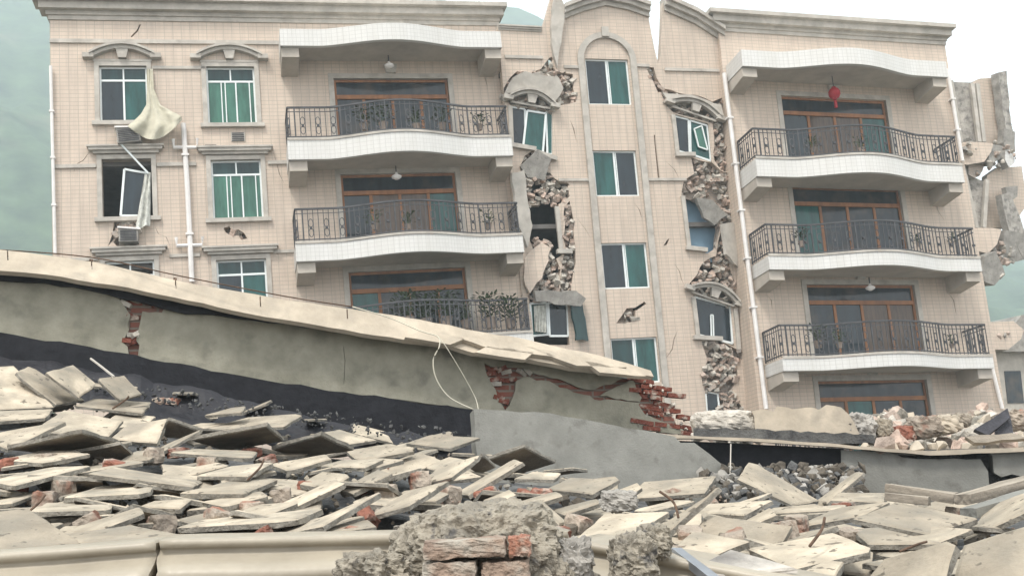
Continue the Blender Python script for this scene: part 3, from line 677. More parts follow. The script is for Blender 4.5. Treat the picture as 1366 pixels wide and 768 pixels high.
# pilaster strips framing the stair windows, joined by an arch over the top one
ua, ub = cW['a'][0]-.06, cW['a'][1]+.06; zt = cW['a'][3]-.05
pm = MB(); pw = .2
lo = FC.w(850, 640)
for (x, s) in ((ua, -1), (ub, 1)): pm.box(min(x, x+s*pw), max(x, x+s*pw), -.09, .0, lo, zt)
rad = (ub-ua)/2; cx = (ua+ub)/2; n = 16
for rr0, rr1, p in ((rad, rad+pw, .09),):
    vs = []
    for i in range(n+1):
        a = math.pi*i/n
        for r in (rr0, rr1):
            for y in (-p, 0): vs.append((cx-r*math.cos(a), y, zt+r*math.sin(a)*.95))
    fs = []
    for i in range(n):
        b = i*4; fs += [(b, b+2, b+6, b+4), (b+1, b+5, b+7, b+3), (b, b+4, b+5, b+1), (b+2, b+3, b+7, b+6)]
    pm.add(vs, fs)
pm.box(cx-.12, cx+.12, -.15, -.092, zt+rad*.95+.02, zt+rad*.95+.34)
pm.build('pilaster', M['trim'], B, FC.M)
band(FC, [(FC.u(672, 60), FC.u(722, 60))], FC.w(700, 77), .1)
band(FC, [(FC.u(752, 90), ua-pw)], FC.w(765, 90), .1); band(FC, [(ub+pw, FC.u(866, 92))], FC.w(855, 88), .1)
band(FC, [(FC.u(886, 90), FC.u(958, 90))], FC.w(922, 94), .1)
band(FC, [(FC.u(745, 242), ua-pw), (ub+pw, FC.u(915, 240))], FC.w(822, 240), .09)
def strip(F, pts, th, p, name='cornice', mat='trim', y1=.28):
    mb = MB()
    for (a, b) in zip(pts[:-1], pts[1:]):
        A, Bq = F.uw(*a), F.uw(*b)
        for k0, k1, pp in ((0, .35, .25), (.35, .7, .65), (.7, 1, 1)):
            mb.prism([(A[0], A[1]-th*(1-k0)), (Bq[0], Bq[1]-th*(1-k0)), (Bq[0], Bq[1]-th*(1-k1)), (A[0], A[1]-th*(1-k1))], -p*pp, y1)
    return mb.build(name, M[mat], B, F.M)
strip(FC, [(750, 10), (776, 0), (806, -8), (835, -2), (864, 8)], .42, .32)
strip(FC, [(884, -2), (925, 16), (962, 40)], .45, .34)
strip(FC, [(664, 34), (722, 37)], .16, .12)
# broken pier leaning at the left of the tower
mb = MB(); plate(cpoly([(733, 40), (735, 14), (739, -10), (748, -6), (751, 20), (747, 60), (742, 92), (737, 76), (734, 60)], 5), [], -.16, .02, mb); mb.build('broken_pier', M['trim'], B, FC.M)
# displaced window hoods
def hood_at(F, x0, y0, x1, y1, off=-.05, arch=True):
    a = Vector((F.uw(x0, y0, off)[0], off, F.uw(x0, y0, off)[1])); b = Vector((F.uw(x1, y1, off)[0], off, F.uw(x1, y1, off)[1])); d = b-a
    T = F.M @ Matrix.Translation((a+b)/2) @ Matrix.Rotation(-math.atan2(d.z, d.x), 4, 'Y') @ Matrix.Rotation(random.uniform(-.1, .1), 4, 'X')
    h = d.length/2-.35
    (hood_arch if arch else lambda *a, **k: None)(F, -h, h, 0, B, world=T)
hood_at(FC, 673, 136, 742, 148); hood_at(FC, 888, 141, 962, 166); hood_at(FC, 914, 388, 986, 412)
# slabs of render hanging over the damage
def chunk_plate(F, pts, y0, y1, mat='concrete', name='loose_render', seed=1, tilt=0, axis='X'):
    p = jag(F.poly(pts, y0), .04, .2, seed); cx = sum(a for a, b in p)/len(p); cz = sum(b for a, b in p)/len(p)
    mb = plate([(a-cx, b-cz) for a, b in p], [], 0, y1-y0)
    mb.build(name, M[mat], B, F.M @ Matrix.Translation((cx, y0, cz)) @ Matrix.Rotation(tilt, 4, axis))
chunk_plate(FC, [(674, 124), (684, 104), (700, 96), (745, 104), (752, 118), (742, 134), (712, 122)], -.16, -.06, 'trim', seed=3, tilt=.15)
chunk_plate(FC, [(884, 122), (930, 128), (962, 140), (966, 156), (925, 136), (892, 136)], -.14, -.05, 'trim', seed=4, tilt=-.1)
chunk_plate(FC, [(960, 300), (986, 296), (988, 356), (966, 340)], -.30, -.18, 'trim', seed=5, tilt=.35, axis='Z')
chunk_plate(FC, [(694, 222), (716, 200), (735, 212), (728, 240), (705, 236)], -.1, .0, 'concrete', seed=6, tilt=.2)
chunk_plate(FC, [(682, 232), (700, 226), (712, 300), (704, 330), (690, 300)], -.4, -.28, 'trim', seed=7, tilt=.3, axis='Z')
chunk_plate(FC, [(700, 344), (724, 322), (736, 330), (722, 372), (706, 392), (700, 380)], -.12, -.02, 'tile', seed=8, tilt=-.12)
chunk_plate(FC, [(712, 388), (768, 388), (782, 398), (776, 408), (716, 402)], -.35, -.1, 'concrete', seed=9, tilt=.2)
chunk_plate(FC, [(760, 402), (776, 398), (786, 454), (768, 454)], -.22, -.14, 'transom', seed=10, tilt=.2, axis='Z')
chunk_plate(FC, [(928, 264), (950, 268), (972, 286), (955, 300), (940, 290)], -.2, -.02, 'concrete', seed=12, tilt=.2)
# frames of the broken windows
free_frame(FC, [(681, 143), (700, 146), (701, 197), (683, 193)], .08, .06, glass='dark'); free_frame(FC, [(703, 148), (728, 152), (724, 204), (698, 194)], .02, .06, glass='teal'); free_frame(FC, [(728, 150), (737, 151), (737, 206), (730, 206)], .08, .06, glass='teal')
free_frame(FC, [(898, 155), (918, 160), (920, 206), (902, 201)], .08, .06, glass='dark'); free_frame(FC, [(920, 161), (943, 168), (948, 215), (921, 206)], .08, .06, glass='teal'); free_frame(FC, [(926, 172), (936, 168), (944, 200), (932, 196)], .0, .04, glass='greeng')
free_frame(FC, [(926, 396), (974, 409), (977, 458), (929, 446)], .08, .07, glass='dark'); free_frame(FC, [(948, 420), (951, 420), (952, 452), (949, 452)], .05, .04)
free_frame(FC, [(707, 405), (729, 404), (731, 446), (710, 448)], .06, .06, glass='teal'); free_frame(FC, [(731, 404), (756, 403), (758, 448), (733, 448)], .06, .06, glass='dark')
free_frame(FC, [(941, 522), (957, 525), (960, 552), (943, 552)], .06, .05, glass='dark')
for pts in ([(910, 262), (918, 328)], [(742, 276), (748, 334)], [(897, 154), (903, 206)], [(680, 142), (682, 196)], [(924, 396), (930, 447)], [(980, 412), (985, 466)]):
    a, b = [Vector((FC.uw(x, y)[0], -.04, FC.uw(x, y)[1])) for x, y in pts]; MB().bar(a, b, .13, .1).build('window_surround', M['trim'], B, FC.M)
for pts in ([(680, 194), (714, 200)], [(712, 203), (742, 213)], [(900, 207), (926, 207)], [(914, 331), (942, 334)], [(924, 450), (962, 452)], [(742, 336), (762, 336)]):
    a, b = [Vector((FC.uw(x, y)[0], -.06, FC.uw(x, y)[1])) for x, y in pts]; MB().bar(a, b, .13, .16).build('window_sill', M['trim'], B, FC.M)
# blue painted room wall seen through the burst opening
r = rect(FC, 900, 970, 245, 350, .5); MB().box(r[0], r[1], .5, .6, r[2], r[3]).build('interior_wall', M['blue'], B, FC.M)
# rags of curtain
def cloth(name, F, top, bot, off0, off1, mat, parent=None, folds=5, amp=.05, nx=24, nz=16, sag=0.0):
    """hanging fabric between an upper and a lower outline (pixel pairs left/right)"""
    mb = MB(); vs = []
    for j in range(nz+1):
        t = j/nz
        for i in range(nx+1):
            s = i/nx
            ax = top[0][0]+(top[1][0]-top[0][0])*s; ay = top[0][1]+(top[1][1]-top[0][1])*s
            bx = bot[0][0]+(bot[1][0]-bot[0][0])*s; by = bot[0][1]+(bot[1][1]-bot[0][1])*s + sag*math.sin(math.pi*s)*t
            x = ax+(bx-ax)*t; y = ay+(by-ay)*t; off = off0+(off1-off0)*t
            u, w = F.uw(x, y, off); vs.append((u, off+amp*math.sin(s*folds*6.28+t*2)*(.4+.6*t)+amp*.5*noise.noise(Vector((s*6, t*6, 1))), w))
    f1 = [(j*(nx+1)+i, j*(nx+1)+i+1, (j+1)*(nx+1)+i+1, (j+1)*(nx+1)+i) for j in range(nz) for i in range(nx)]
    n = len(vs); mb.add(vs+[(a, b+.008, c) for a, b, c in vs], f1+[tuple(k+n for k in f[::-1]) for f in f1])
    return mb.build(name, M[mat], parent, F.M, smooth=True)
c = cloth('curtain', FC, ((712, 408), (728, 406)), ((714, 442), (730, 444)), .0, -.05, 'rag', folds=4); tag(c, 'torn pale curtain hanging in the lowest broken window left of the stair tower', 'curtain')
# ---- right wing
Ru0 = FR.u(966, 110); Ru1 = FR.u(1267, 100); Rw1 = FR.w(1115, 36); Rb = FR.w(1150, 620)-2.5
RB = [bspec(FR, (989, 71), (1261, 78), 0, 17), bspec(FR, (1008, 214.7), (1283, 217.6), 0, 20), bspec(FR, (1024.6, 340), (1308, 346.3), 0, 19), bspec(FR, (1043.4, 475.5), (1324.7, 477.6), 0, 19), bspec(FR, (1060, 608), (1345, 612), 0, 20)]
RD = []
for i, (a, b, y) in enumerate([(1045.5, 1185, 131), (1060, 1204, 250), (1079, 1223.4, 379.6), (1094, 1240, 506.8)]):
    u0, u1, w0, w1 = rect(FR, a, b, y, y+60); RD.append([u0, u1, RB[i+1][2]+.07, w1])
plate([(Ru0, Rb), (Ru1, Rb), (Ru1, Rw1), (Ru0, Rw1)], [rpoly(r) for r in RD]+[FR.poly(crack(p, w_, 50+i)) for i, (p, w_) in enumerate((([(1240, 255), (1248, 268), (1250, 282), (1262, 296)], 1.5), ([(1020, 390), (1028, 400), (1030, 414)], 1.3), ([(1262, 385), (1272, 400), (1276, 420)], 1.4)))], 0, .24).build('wall', M['tile'], B, FR.M)
shell(FR, Ru0, Ru1, Rw1, Rb, 9, [b[2] for b in RB[1:4]])
cornice(FR, Ru0, Ru1, FR.w(1120, 32)+.05, .62, .42)
band(FR, [(Ru0, RB[0][0]+.1)], FR.w(975, 104), .10)
for i, b in enumerate(RB): balcony(FR, *b, roof=(i == 0), rails=(i > 0), d0=1.2, bow=.55 if i == 0 else .62)
for i, r in enumerate(RD): door(FR, r, i+1)
pipe(FR, [(1264, 92), (1284, 215)], .06); pipe(FR, [(1322, 485), (1337, 545)], .06)
# wall torn off the right end
def torn(F, pts, y0, th, mat, rx=0, rz=0, seed=0, name='torn_wall', side=None):
    p = jag(F.poly(pts, y0), .05, .35, seed); cx = sum(a for a, b in p)/len(p); cz = sum(b for a, b in p)/len(p)
    mb = plate([(a-cx, b-cz) for a, b in p], [], 0, th, side_mi=1)
    return link(name, mb.mesh(name), [M[mat], M['concrete']], B, F.M @ Matrix.Translation((cx, y0, cz)) @ Matrix.Rotation(rx, 4, 'X') @ Matrix.Rotation(rz, 4, 'Z'))
torn(FR, [(1292, 112), (1330, 101), (1341, 103), (1356, 190), (1350, 192), (1296, 191)], .9, .24, 'tile', .08, .12, 1)
M['torn'] = spots(node_mat('torn_grey_render', (.42, .39, .35), nscale=3, namt=.25, rough=.95, bump=.6), (.16, .15, .14), 6, .5, .7, 6)
torn(FR, [(1268, 108), (1282, 110), (1296, 112), (1304, 190), (1278, 190)], .7, .35, 'torn', .0, -.2, 2)
torn(FR, [(1326, 100), (1341, 96), (1358, 200), (1350, 204), (1336, 150)], .6, .3, 'torn', .1, .3, 3)
torn(FR, [(1338, 172), (1354, 176), (1356, 202), (1344, 204), (1338, 190)], .5, .3, 'concrete', .1, .1, 4)
torn(FR, [(1275, 190), (1325, 192), (1322, 203), (1313, 216), (1290, 220), (1280, 218)], .25, .5, 'tile', 0, 0, 5, 'torn_ledge')
torn(FR, [(1322, 192), (1340, 194), (1338, 210), (1324, 218), (1316, 214)], .4, .4, 'concrete', 0, .2, 6)
torn(FR, [(1290, 222), (1318, 212), (1312, 228), (1300, 238), (1290, 234)], .5, .4, 'palebrick', 0, .2, 7)
torn(FR, [(1340, 200), (1355, 200), (1356, 216), (1345, 224), (1338, 214)], .4, .3, 'white', 0, .3, 8)
torn(FR, [(1312, 236), (1330, 224), (1364, 222), (1376, 262), (1356, 302), (1310, 304)], .9, .24, 'tile', .1, .15, 9)
torn(FR, [(1286, 230), (1298, 236), (1312, 244), (1312, 304), (1302, 304), (1292, 262)], .7, .35, 'torn', 0, -.2, 10)
torn(FR, [(1328, 262), (1344, 258), (1385, 330), (1368, 340), (1345, 312)], .45, .24, 'torn', .1, .3, 11)
torn(FR, [(1340, 250), (1358, 248), (1358, 262), (1346, 270)], .4, .2, 'concrete', .1, .1, 12)
torn(FR, [(1298, 304), (1336, 306), (1330, 326), (1318, 338), (1300, 334)], .25, .5, 'tile', 0, 0, 13, 'torn_ledge')
torn(FR, [(1336, 308), (1366, 312), (1376, 344), (1346, 350), (1334, 338)], .5, .5, 'concrete', .2, .2, 14)
torn(FR, [(1312, 342), (1326, 336), (1343, 364), (1330, 380), (1312, 374), (1309, 358)], .0, .5, 'concrete', .2, .1, 15)
torn(FR, [(1317, 430), (1352, 428), (1366, 440), (1362, 452), (1345, 466), (1320, 466)], .25, .5, 'tile', 0, 0, 16, 'torn_ledge')
for a, b in (((1268, 108), (1281, 190)), ((1296, 112), (1306, 190)), ((1303, 112), (1312, 190)), ((1284, 222), (1302, 304)), ((1316, 240), (1312, 304))):
    p, q = [Vector((FR.uw(x, y, .5)[0], .5, FR.uw(x, y, .5)[1])) for x, y in (a, b)]; MB().bar(p, q, .14, .12).build('torn_moulding', M['trim'], B, FR.M)
random.seed(77)
for (x, y, off, n, sp) in ((1288, 200, .3, 18, 12), (1325, 212, .5, 26, 12), (1346, 206, .5, 16, 8), (1300, 226, .6, 20, 9), (1330, 335, .5, 20, 12), (1326, 360, .3, 16, 9), (1352, 330, .6, 18, 12), (1338, 442, .4, 10, 10)):
    mb = MB()
    for i in range(n):
        px, py = random.gauss(x, sp*.6), random.gauss(y, sp*.6); u, w = FR.uw(px, py, off); add_rock(mb, (u, off+random.uniform(-.2, .25), w), random.uniform(.08, .36), random.randrange(3))
    link('torn_rubble', mb.mesh('torn_rubble'), [M['dust'], M['dustpink'], M['concrete']], B, FR.M)
# far low building at the right edge
fb = Frame(at(1350, 520, 46), (1, .2, 0), (0, 0, 1)); r = rect(fb, 1332, 1440, 470, 640)
O = thing('far_building', 'hazy blue grey low building with a sloping roof beyond the right end of the ruin', 'building', world=fb.M)
MB().box(r[0], r[1], 0, 6, r[2]-2, r[3]).build('wall', M['trim'], O)
mb = MB().prism([(r[0]-.3, r[3]), (r[1], r[3]), (r[1], r[3]+1.8), (r[0]+1.3, r[3]+1.6)], -.5, 6.4); mb.build('roof', M['concrete'], O)
f_ = MB()
for k in range(3): f_.box(r[0]+.5+k*1.3, r[0]+1.3+k*1.3, -.03, .0, r[3]-2.2, r[3]-.8)
f_.build('window', M['blueg'], O)

# ------------------------------------------------------------------ things on the facade
# red lantern
p = FR.uw(1113, 125, -.7); W = FR.M @ Matrix.Translation((p[0], -.7, p[1]))
O = thing('lantern', 'round red paper lantern hanging under the top canopy of the right wing', 'lantern', world=W)
prof = [(.0, .23), (.07, .23), (.07, .19), (.14, .15), (.19, .06), (.19, -.05), (.14, -.14), (.07, -.18), (.07, -.22), (0, -.22)]; n = 16
mb = MB(); vs = [(r*math.cos(2*math.pi*k/n), r*math.sin(2*math.pi*k/n), z) for r, z in prof for k in range(n)]
mb.add(vs, [(i*n+k, i*n+(k+1) % n, (i+1)*n+(k+1) % n, (i+1)*n+k) for i in range(len(prof)-1) for k in range(n)]); mb.build('lantern_body', M['red'], O, smooth=True)
MB().bar((0, 0, .26), (0, 0, .62), .02).build('cord', M['iron'], O); MB().bar((0, 0, -.25), (0, 0, -.5), .07).build('tassel', M['red'], O)
# ceiling lamps
for F, x, y, lab in ((FL, 529, 236, 'small ceiling lamp under the upper left balcony'), (FL, 519, 88, 'pale ceiling lamp under the top canopy of the left wing'), (FR, 1161, 384, 'small round ceiling lamp under the middle right balcony')):
    p = F.uw(x, y, -.7); O = thing('ceiling_lamp', lab, 'lamp', world=F.M @ Matrix.Translation((p[0], -.7, p[1])))
    mb = MB(); n = 12; prof = [(.03, .14), (.05, .08), (.15, .02), (.14, -.03), (.05, -.08), (0, -.09)]
    mb.add([(r*math.cos(2*math.pi*k/n), r*math.sin(2*math.pi*k/n), z) for r, z in prof for k in range(n)], [(i*n+k, i*n+(k+1) % n, (i+1)*n+(k+1) % n, (i+1)*n+k) for i in range(len(prof)-1) for k in range(n)])
    mb.build('lamp_shade', M['pvc'], O, smooth=True); MB().bar((0, 0, .1), (0, 0, .34), .03).build('stem', M['iron'], O)
# cloth between the top left window and the pipe
def swath(rows, F, mat, name, folds, amp):
    mb = MB(); nx = 34; vs = []; R_ = []
    for k in range(len(rows)-1):
        for q in range(6):
            t = q/6; R_.append([rows[k][i]+(rows[k+1][i]-rows[k][i])*t for i in range(6)])
    R_.append(rows[-1])
    for j, (xl, yl, xr, yr, sag, off) in enumerate(R_):
        for i in range(nx+1):
            a = i/nx; wdt = abs(xr-xl)/70; o = off+amp*wdt*math.sin(a*folds*6.28+j*.12)+.03*noise.noise(Vector((a*5, j*.3, 0)))
            u, w = F.uw(xl+(xr-xl)*a, yl+(yr-yl)*a+sag*math.sin(math.pi*a), o); vs.append((u, o, w))
    f1 = [(j*(nx+1)+i, j*(nx+1)+i+1, (j+1)*(nx+1)+i+1, (j+1)*(nx+1)+i) for j in range(len(R_)-1) for i in range(nx)]; n = len(vs)
    mb.add(vs+[(a, b+.008, c) for a, b, c in vs], f1+[tuple(k+n for k in f[::-1]) for f in f1]); return mb.build(name, M[mat], None, F.M, smooth=True)
c = swath([(196, 92, 204, 92, 0, -.08), (196, 120, 205, 118, 0, -.12), (195, 140, 214, 140, 2, -.2), (188, 152, 228, 148, 6, -.32), (178, 162, 242, 155, 12, -.42), (170, 168, 243, 160, 22, -.42)], FL, 'cloth', 'hanging_cloth', 2.6, .09)
tag(c, 'pale yellow cloth draped from the top left window to the white pipe', 'cloth')
c = cloth('rag', FL, ((193, 232), (201, 230)), ((180, 306), (200, 300)), .0, -.25, 'rag', folds=2, amp=.07); tag(c, 'dirty white cloth trailing out of the burst left window', 'cloth')
# air conditioner cages
for (x, y, wv, hv, lab) in ((172, 183, .62, .42, 'battered air conditioner box below the top left window'), (172, 316, .5, .36, 'crushed air conditioner box below the burst left window')):
    u, w = FL.uw(x, y, -.2); T = FL.M @ Matrix.Translation((u, -.05, w)) @ Matrix.Rotation(random.uniform(-.15, .15), 4, 'Y')
    O = thing('air_conditioner', lab, 'air conditioner', world=T)
    MB().box(-wv/2, wv/2, -.32, 0, -hv/2, hv/2).build('case', M['concrete'], O)
    g = MB()
    for i in range(7): z = -hv/2+.05+i*(hv-.1)/6; g.box(-wv/2+.04, wv/2-.04, -.34, -.322, z-.012, z+.012)
    g.build('grille', M['iron'], O); MB().box(-wv/2-.05, wv/2+.05, -.36, .02, hv/2+.002, hv/2+.05, T=Matrix.Rotation(.1, 4, 'Y')).build('lid', M['pvc'], O)
# potted plants behind the railings
def plant(F, x, y, s, name, lab, grp, off=-.95, kind=0):
    u, w = F.uw(x, y, off); O = thing(name, lab, 'plant', world=F.M @ Matrix.Translation((u, off, w)), group=grp)
    n = 10; prof = [(.0, 0), (.09*s, 0), (.13*s, .2*s), (.14*s, .22*s), (.11*s, .22*s), (.0, .18*s)]
    mb = MB(); mb.add([(r*math.cos(2*math.pi*k/n), r*math.sin(2*math.pi*k/n), z) for r, z in prof for k in range(n)], [(i*n+k, i*n+(k+1) % n, (i+1)*n+(k+1) % n, (i+1)*n+k) for i in range(len(prof)-1) for k in range(n)])
    mb.build('pot', M['pot'], O)
    lf = MB(); rr = random.Random(int(x*7+y))
    for i in range(int(70*s)+20+(150 if s > 1.2 else 0)):
        a = rr.uniform(0, 6.28); rd = rr.uniform(0, .30)*s*(1 if kind == 0 else .7); z = .22*s+rr.uniform(.0, .5 if kind == 0 else .9)*s
        p = Vector((rd*math.cos(a), rd*math.sin(a), z)); d = Vector((math.cos(a), math.sin(a), rr.uniform(-.3, 1))).normalized(); l = rr.uniform(.07, .15)*s**.5
        q = d.cross(Vector((0, 0, 1))).normalized()*l*.3; lf.add([p, p+d*l*.5+q, p+d*l, p+d*l*.5-q], [(0, 1, 2, 3)])
    for i in range(6):
        a = rr.uniform(0, 6.28); lf.bar((0, 0, .18*s), (.2*s*math.cos(a), .2*s*math.sin(a), .6*s), .012)
    link('foliage', lf.mesh('foliage', fix=False), M['leaf'], O)
ords = ['first', 'second', 'third', 'fourth', 'fifth', 'sixth', 'seventh', 'eighth', 'ninth', 'tenth', 'eleventh', 'twelfth', 'thirteenth', 'fourteenth', 'fifteenth', 'sixteenth', 'seventeenth', 'eighteenth', 'nineteenth', 'twentieth',
        'twenty-first', 'twenty-second', 'twenty-third', 'twenty-fourth', 'twenty-fifth', 'twenty-sixth', 'twenty-seventh', 'twenty-eighth', 'twenty-ninth', 'thirtieth']
ords += ['thirty-'+o for o in ords[:9]]+['fortieth']+['forty-'+o for o in ords[:9]]
for F, wing, row in ((FL, 'left wing', [('top', 176, [(486, 1.0), (512, 1.1), (556, .9), (590, 1.0), (640, .8)]), ('second', 308, [(500, .8), (545, .7), (652, .8)]), ('lowest visible', 440, [(545, 1.5), (570, 1.3), (596, 1.5), (622, 1.1), (655, 1.4), (682, 1.3)])]),
                     (FR, 'right wing', [('top', 205, [(1085, .7), (1150, .7)]), ('second', 331, [(1070, .8), (1226, .6), (1270, .6)]), ('third', 466, [(1092, 1.0), (1120, .8), (1270, .6)])])):
    for nm, y, ps in row:
        for i, (x, s) in enumerate(ps): plant(F, x, y-2, s, 'potted_plant', f'potted plant behind the {nm} balcony railing of the {wing}, {ords[i]} from left', 'potted plants on the balconies')
# small weeds and bars on the right roof edge
for x in (1218, 1228, 1240, 1252):
    u, w = FR.uw(x, 44, .2); O = MB(); random.seed(x)
    for k in range(5): O.bar((0, 0, 0), (random.uniform(-.12, .12), random.uniform(-.1, .1), random.uniform(.1, .28)), .015)
    o = O.build('roof_weed', M['leaf'], None, FR.M @ Matrix.Translation((u, .1, Rw1+.0)))
    tag(o, f'dry weed tuft on the roof edge of the right wing, {ords[[1218,1228,1240,1252].index(x)]} from left', 'weed', 'weeds on the roof edge')

# ------------------------------------------------------------------ fallen parapet in front of the building
pa, pb = at(0, 420, 8.9), at(930, 540, 10.6); X = Vector((pb.x-pa.x, pb.y-pa.y, 0)).normalized()
FP = Frame((pa.x, pa.y, 0), X, (0, 0, 1))
PW = thing('fallen_parapet', 'long grey plastered parapet wall with beige coping, cracked and sagging to the right', 'wall', world=FP.M)
def pp(pts, off=0): return FP.poly(pts, off)
top_line = [(-160, 322), (0, 356), (150, 384), (300, 410), (420, 428), (560, 452), (700, 478), (800, 498), (860, 512)]
bot_line = [(920, 580), (860, 574), (750, 562), (640, 548), (520, 532), (420, 520), (300, 499), (200, 483), (160, 472), (0, 447), (-160, 425)]
outer = pp(top_line[:-1]+[(846, 508), (850, 522), (856, 530), (852, 540), (860, 552), (884, 562), (910, 572)]+bot_line)
h1 = pp([(158, 398), (176, 402), (214, 405), (219, 410), (216, 417), (190, 415), (187, 430), (180, 452), (186, 460), (184, 474), (172, 476), (170, 462), (163, 456), (172, 440), (174, 420), (166, 408)])
h2 = pp([(646, 484), (656, 489), (680, 490), (700, 491), (720, 500), (745, 505), (770, 516), (792, 520), (830, 505), (846, 498), (848, 502), (832, 512), (800, 528), (830, 532), (858, 536), (800, 534), (770, 524), (740, 512), (700, 502), (688, 508), (684, 530), (674, 547), (664, 530), (652, 505)])
h3 = pp([(845, 500), (870, 504), (905, 524), (925, 552), (925, 568), (884, 560), (860, 545), (855, 530), (848, 520)])
hair = [[(457.6, 462), (458.2, 462), (460.6, 480), (459, 512), (458.4, 512), (460, 480)]]
plate(outer, [jag(h1, .012, .05, 2), jag(h2, .014, .06, 3)]+[pp(h) for h in hair], 0, .035).build('plaster', M['plaster'], PW)
edge = [(186, 471), (300, 489), (420, 509), (520, 522), (640, 538)]
plate(jag(pp(edge+[(640, 547), (520, 531), (420, 519), (300, 498), (190, 480)], -.012), .003, .1, 5), [], -.014, -.001).build('plaster_ledge', M['plaster'], PW)
# brick core behind, toothed at its right end
core = pp([(-160, 325), (0, 358), (150, 386), (420, 430), (700, 480), (845, 506)])
tooth = [(868, 505), (872, 512), (876, 519), (884, 528), (886, 537), (895, 545), (900, 556), (905, 568)]
core += pp(tooth)+pp([(860, 573), (640, 547), (420, 519), (160, 470), (0, 446), (-160, 424)])
plate(core, [], .037, .27).build('brick_core', M['brick'], PW)
bb = MB(); random.seed(4)
for k in range(10):
    y = 506+k*6.9; xe = [872, 884, 893, 886, 905, 899, 915, 910, 926, 918][k]; x = 846+random.uniform(-6, 4)+(k % 2)*9
    while x < xe:
        l_ = random.choice([17, 17, 9, 13]); yy = y+(x-846)*.13
        if random.random() < .86:
            u0, w0 = FP.uw(x, yy); u1, w1 = FP.uw(x+l_*1.9-1.5, yy+l_*.24)
            T = Matrix.Translation(((u0+u1)/2, random.uniform(-.02, .05)+.05, (w0+w1)/2)) @ Matrix.Rotation(.13+random.gauss(0, .05), 4, 'Y') @ Matrix.Rotation(random.gauss(0, .12), 4, 'Z')
            h_ = (u1-u0)/2; bb.box(-h_, h_, -.055, .055, -.021, .021, 0, T)
        x += l_*1.9+1
    for q in range(3): u, w = FP.uw(random.uniform(850, xe+8), y+random.uniform(0, 6)); add_rock(bb, (u, random.uniform(-.03, .06), w), random.uniform(.02, .06), 1)
for hx, x0_, x1_, y0_, y1_, cnt in ((h1, 158, 219, 398, 476, 26), (h2, 646, 705, 484, 548, 30)):
    b2 = MB()
    for k in range(cnt):
        u, w = FP.uw(random.uniform(x0_, x1_), random.uniform(y0_, y1_))
        if inside((u, w), hx):
            T = Matrix.Translation((u, random.uniform(.02, .05), w)) @ Matrix.Rotation(random.gauss(.1, .3), 4, 'Y') @ Matrix.Rotation(random.gauss(0, .4), 4, 'Z')
            b2.box(-.05, .05, -.03, .03, -.02, .02, 0 if k % 3 else 1, T)
    b2.build('broken_bricks', [M['endbrick'], M['dust']], PW)
bb.build('broken_bricks', [M['endbrick'], M['dust']], PW)
# coping: broad sloping beige slabs that overhang the wall
ctop = [(-160, 296), (0, 333), (60, 340), (130, 350), (240, 375), (380, 400), (470, 412), (560, 426), (640, 442), (700, 452), (760, 466), (800, 474), (836, 484), (868, 494), (872, 502)]
cbot = [(858, 500), (820, 497), (760, 490), (700, 478), (630, 470), (600, 461), (560, 455), (480, 444), (420, 433), (330, 418), (230, 396), (150, 380), (60, 366), (0, 361), (-160, 330)]
FPc = Frame((pa.x, pa.y-.20, 0)-Vector((0,0,0)) if False else Vector((pa.x, pa.y-.20, 0)), X, (0, .62, .78))
# the sloping frame must pass through the coping's front edge line
mid = at(0, 361, pa.y-.20); FPc = Frame(mid, (pb-pa).normalized()+Vector((0, 0, 0)), Vector((0, .55, .83)))
pb2 = at(868, 500, pb.y-.35); Xc = (pb2-mid).normalized(); FPc = Frame(mid, Xc, Vector((0, .62, .78)))
def pc(pts, off=0): return FPc.poly(pts, off)
joints = [[(x-.8, y), (x+.8, y), (x+1.4, y+h), (x-.2, y+h)] for x, y, h in ((10, 334, 13), (122, 344, 15), (234, 369, 16), (347, 395, 14), (463, 412, 13))]
cmb = plate(jag(pc(ctop+cbot), .008, .12, 6), [pc(j) for j in joints], 0, .05, side_mi=0)
cmb.build('coping', M['coping'], PW, FPc.M)
jm = MB()
for j in joints:
    q = pc(j); jm.box(q[0][0]-.01, q[1][0]+.01, .012, .045, min(q[2][1], q[3][1]), q[0][1])
jm.build('joint', M['rust'], PW, FPc.M)
# cracked loose pieces of coping lying at the right end
for k, pts in enumerate(([(600, 448), (700, 459), (742, 476), (660, 466)], [(700, 462), (790, 478), (836, 490), (770, 488)], [(650, 462), (712, 470), (700, 480), (634, 470)], [(780, 482), (845, 494), (862, 502), (800, 497)], [(560, 442), (620, 452), (600, 460), (540, 450)])):
    plate(jag(pc(pts, -.05), .01, .1, k+20), [], -.055, -.012).build('coping_piece', M['coping'], PW, FPc.M)
# black bitumen strip under the coping, its outline and colour carrying the eave shadow
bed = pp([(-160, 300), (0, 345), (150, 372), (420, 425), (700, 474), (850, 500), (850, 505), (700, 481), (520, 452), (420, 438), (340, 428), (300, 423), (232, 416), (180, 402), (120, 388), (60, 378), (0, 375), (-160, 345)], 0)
MB()  # the coping's shade is put into the black strip built next
plate(jag(bed, .012, .1, 4), [], -.05, .036).build('bitumen_shade_strip', M['bitumen'], PW)
# black bitumen flashing along the foot of the wall
fl_top = [(-160, 420), (0, 443), (160, 470), (300, 497), (420, 517), (520, 531), (634, 547)]
fl_bot = [(640, 590), (560, 600), (450, 600), (330, 585), (200, 560), (120, 530), (0, 520), (-160, 510)]
plate(jag(pp(fl_top+fl_bot, -.04), .012, .12, 9), [], -.04, -.005).build('flashing', M['bitumen'], PW)
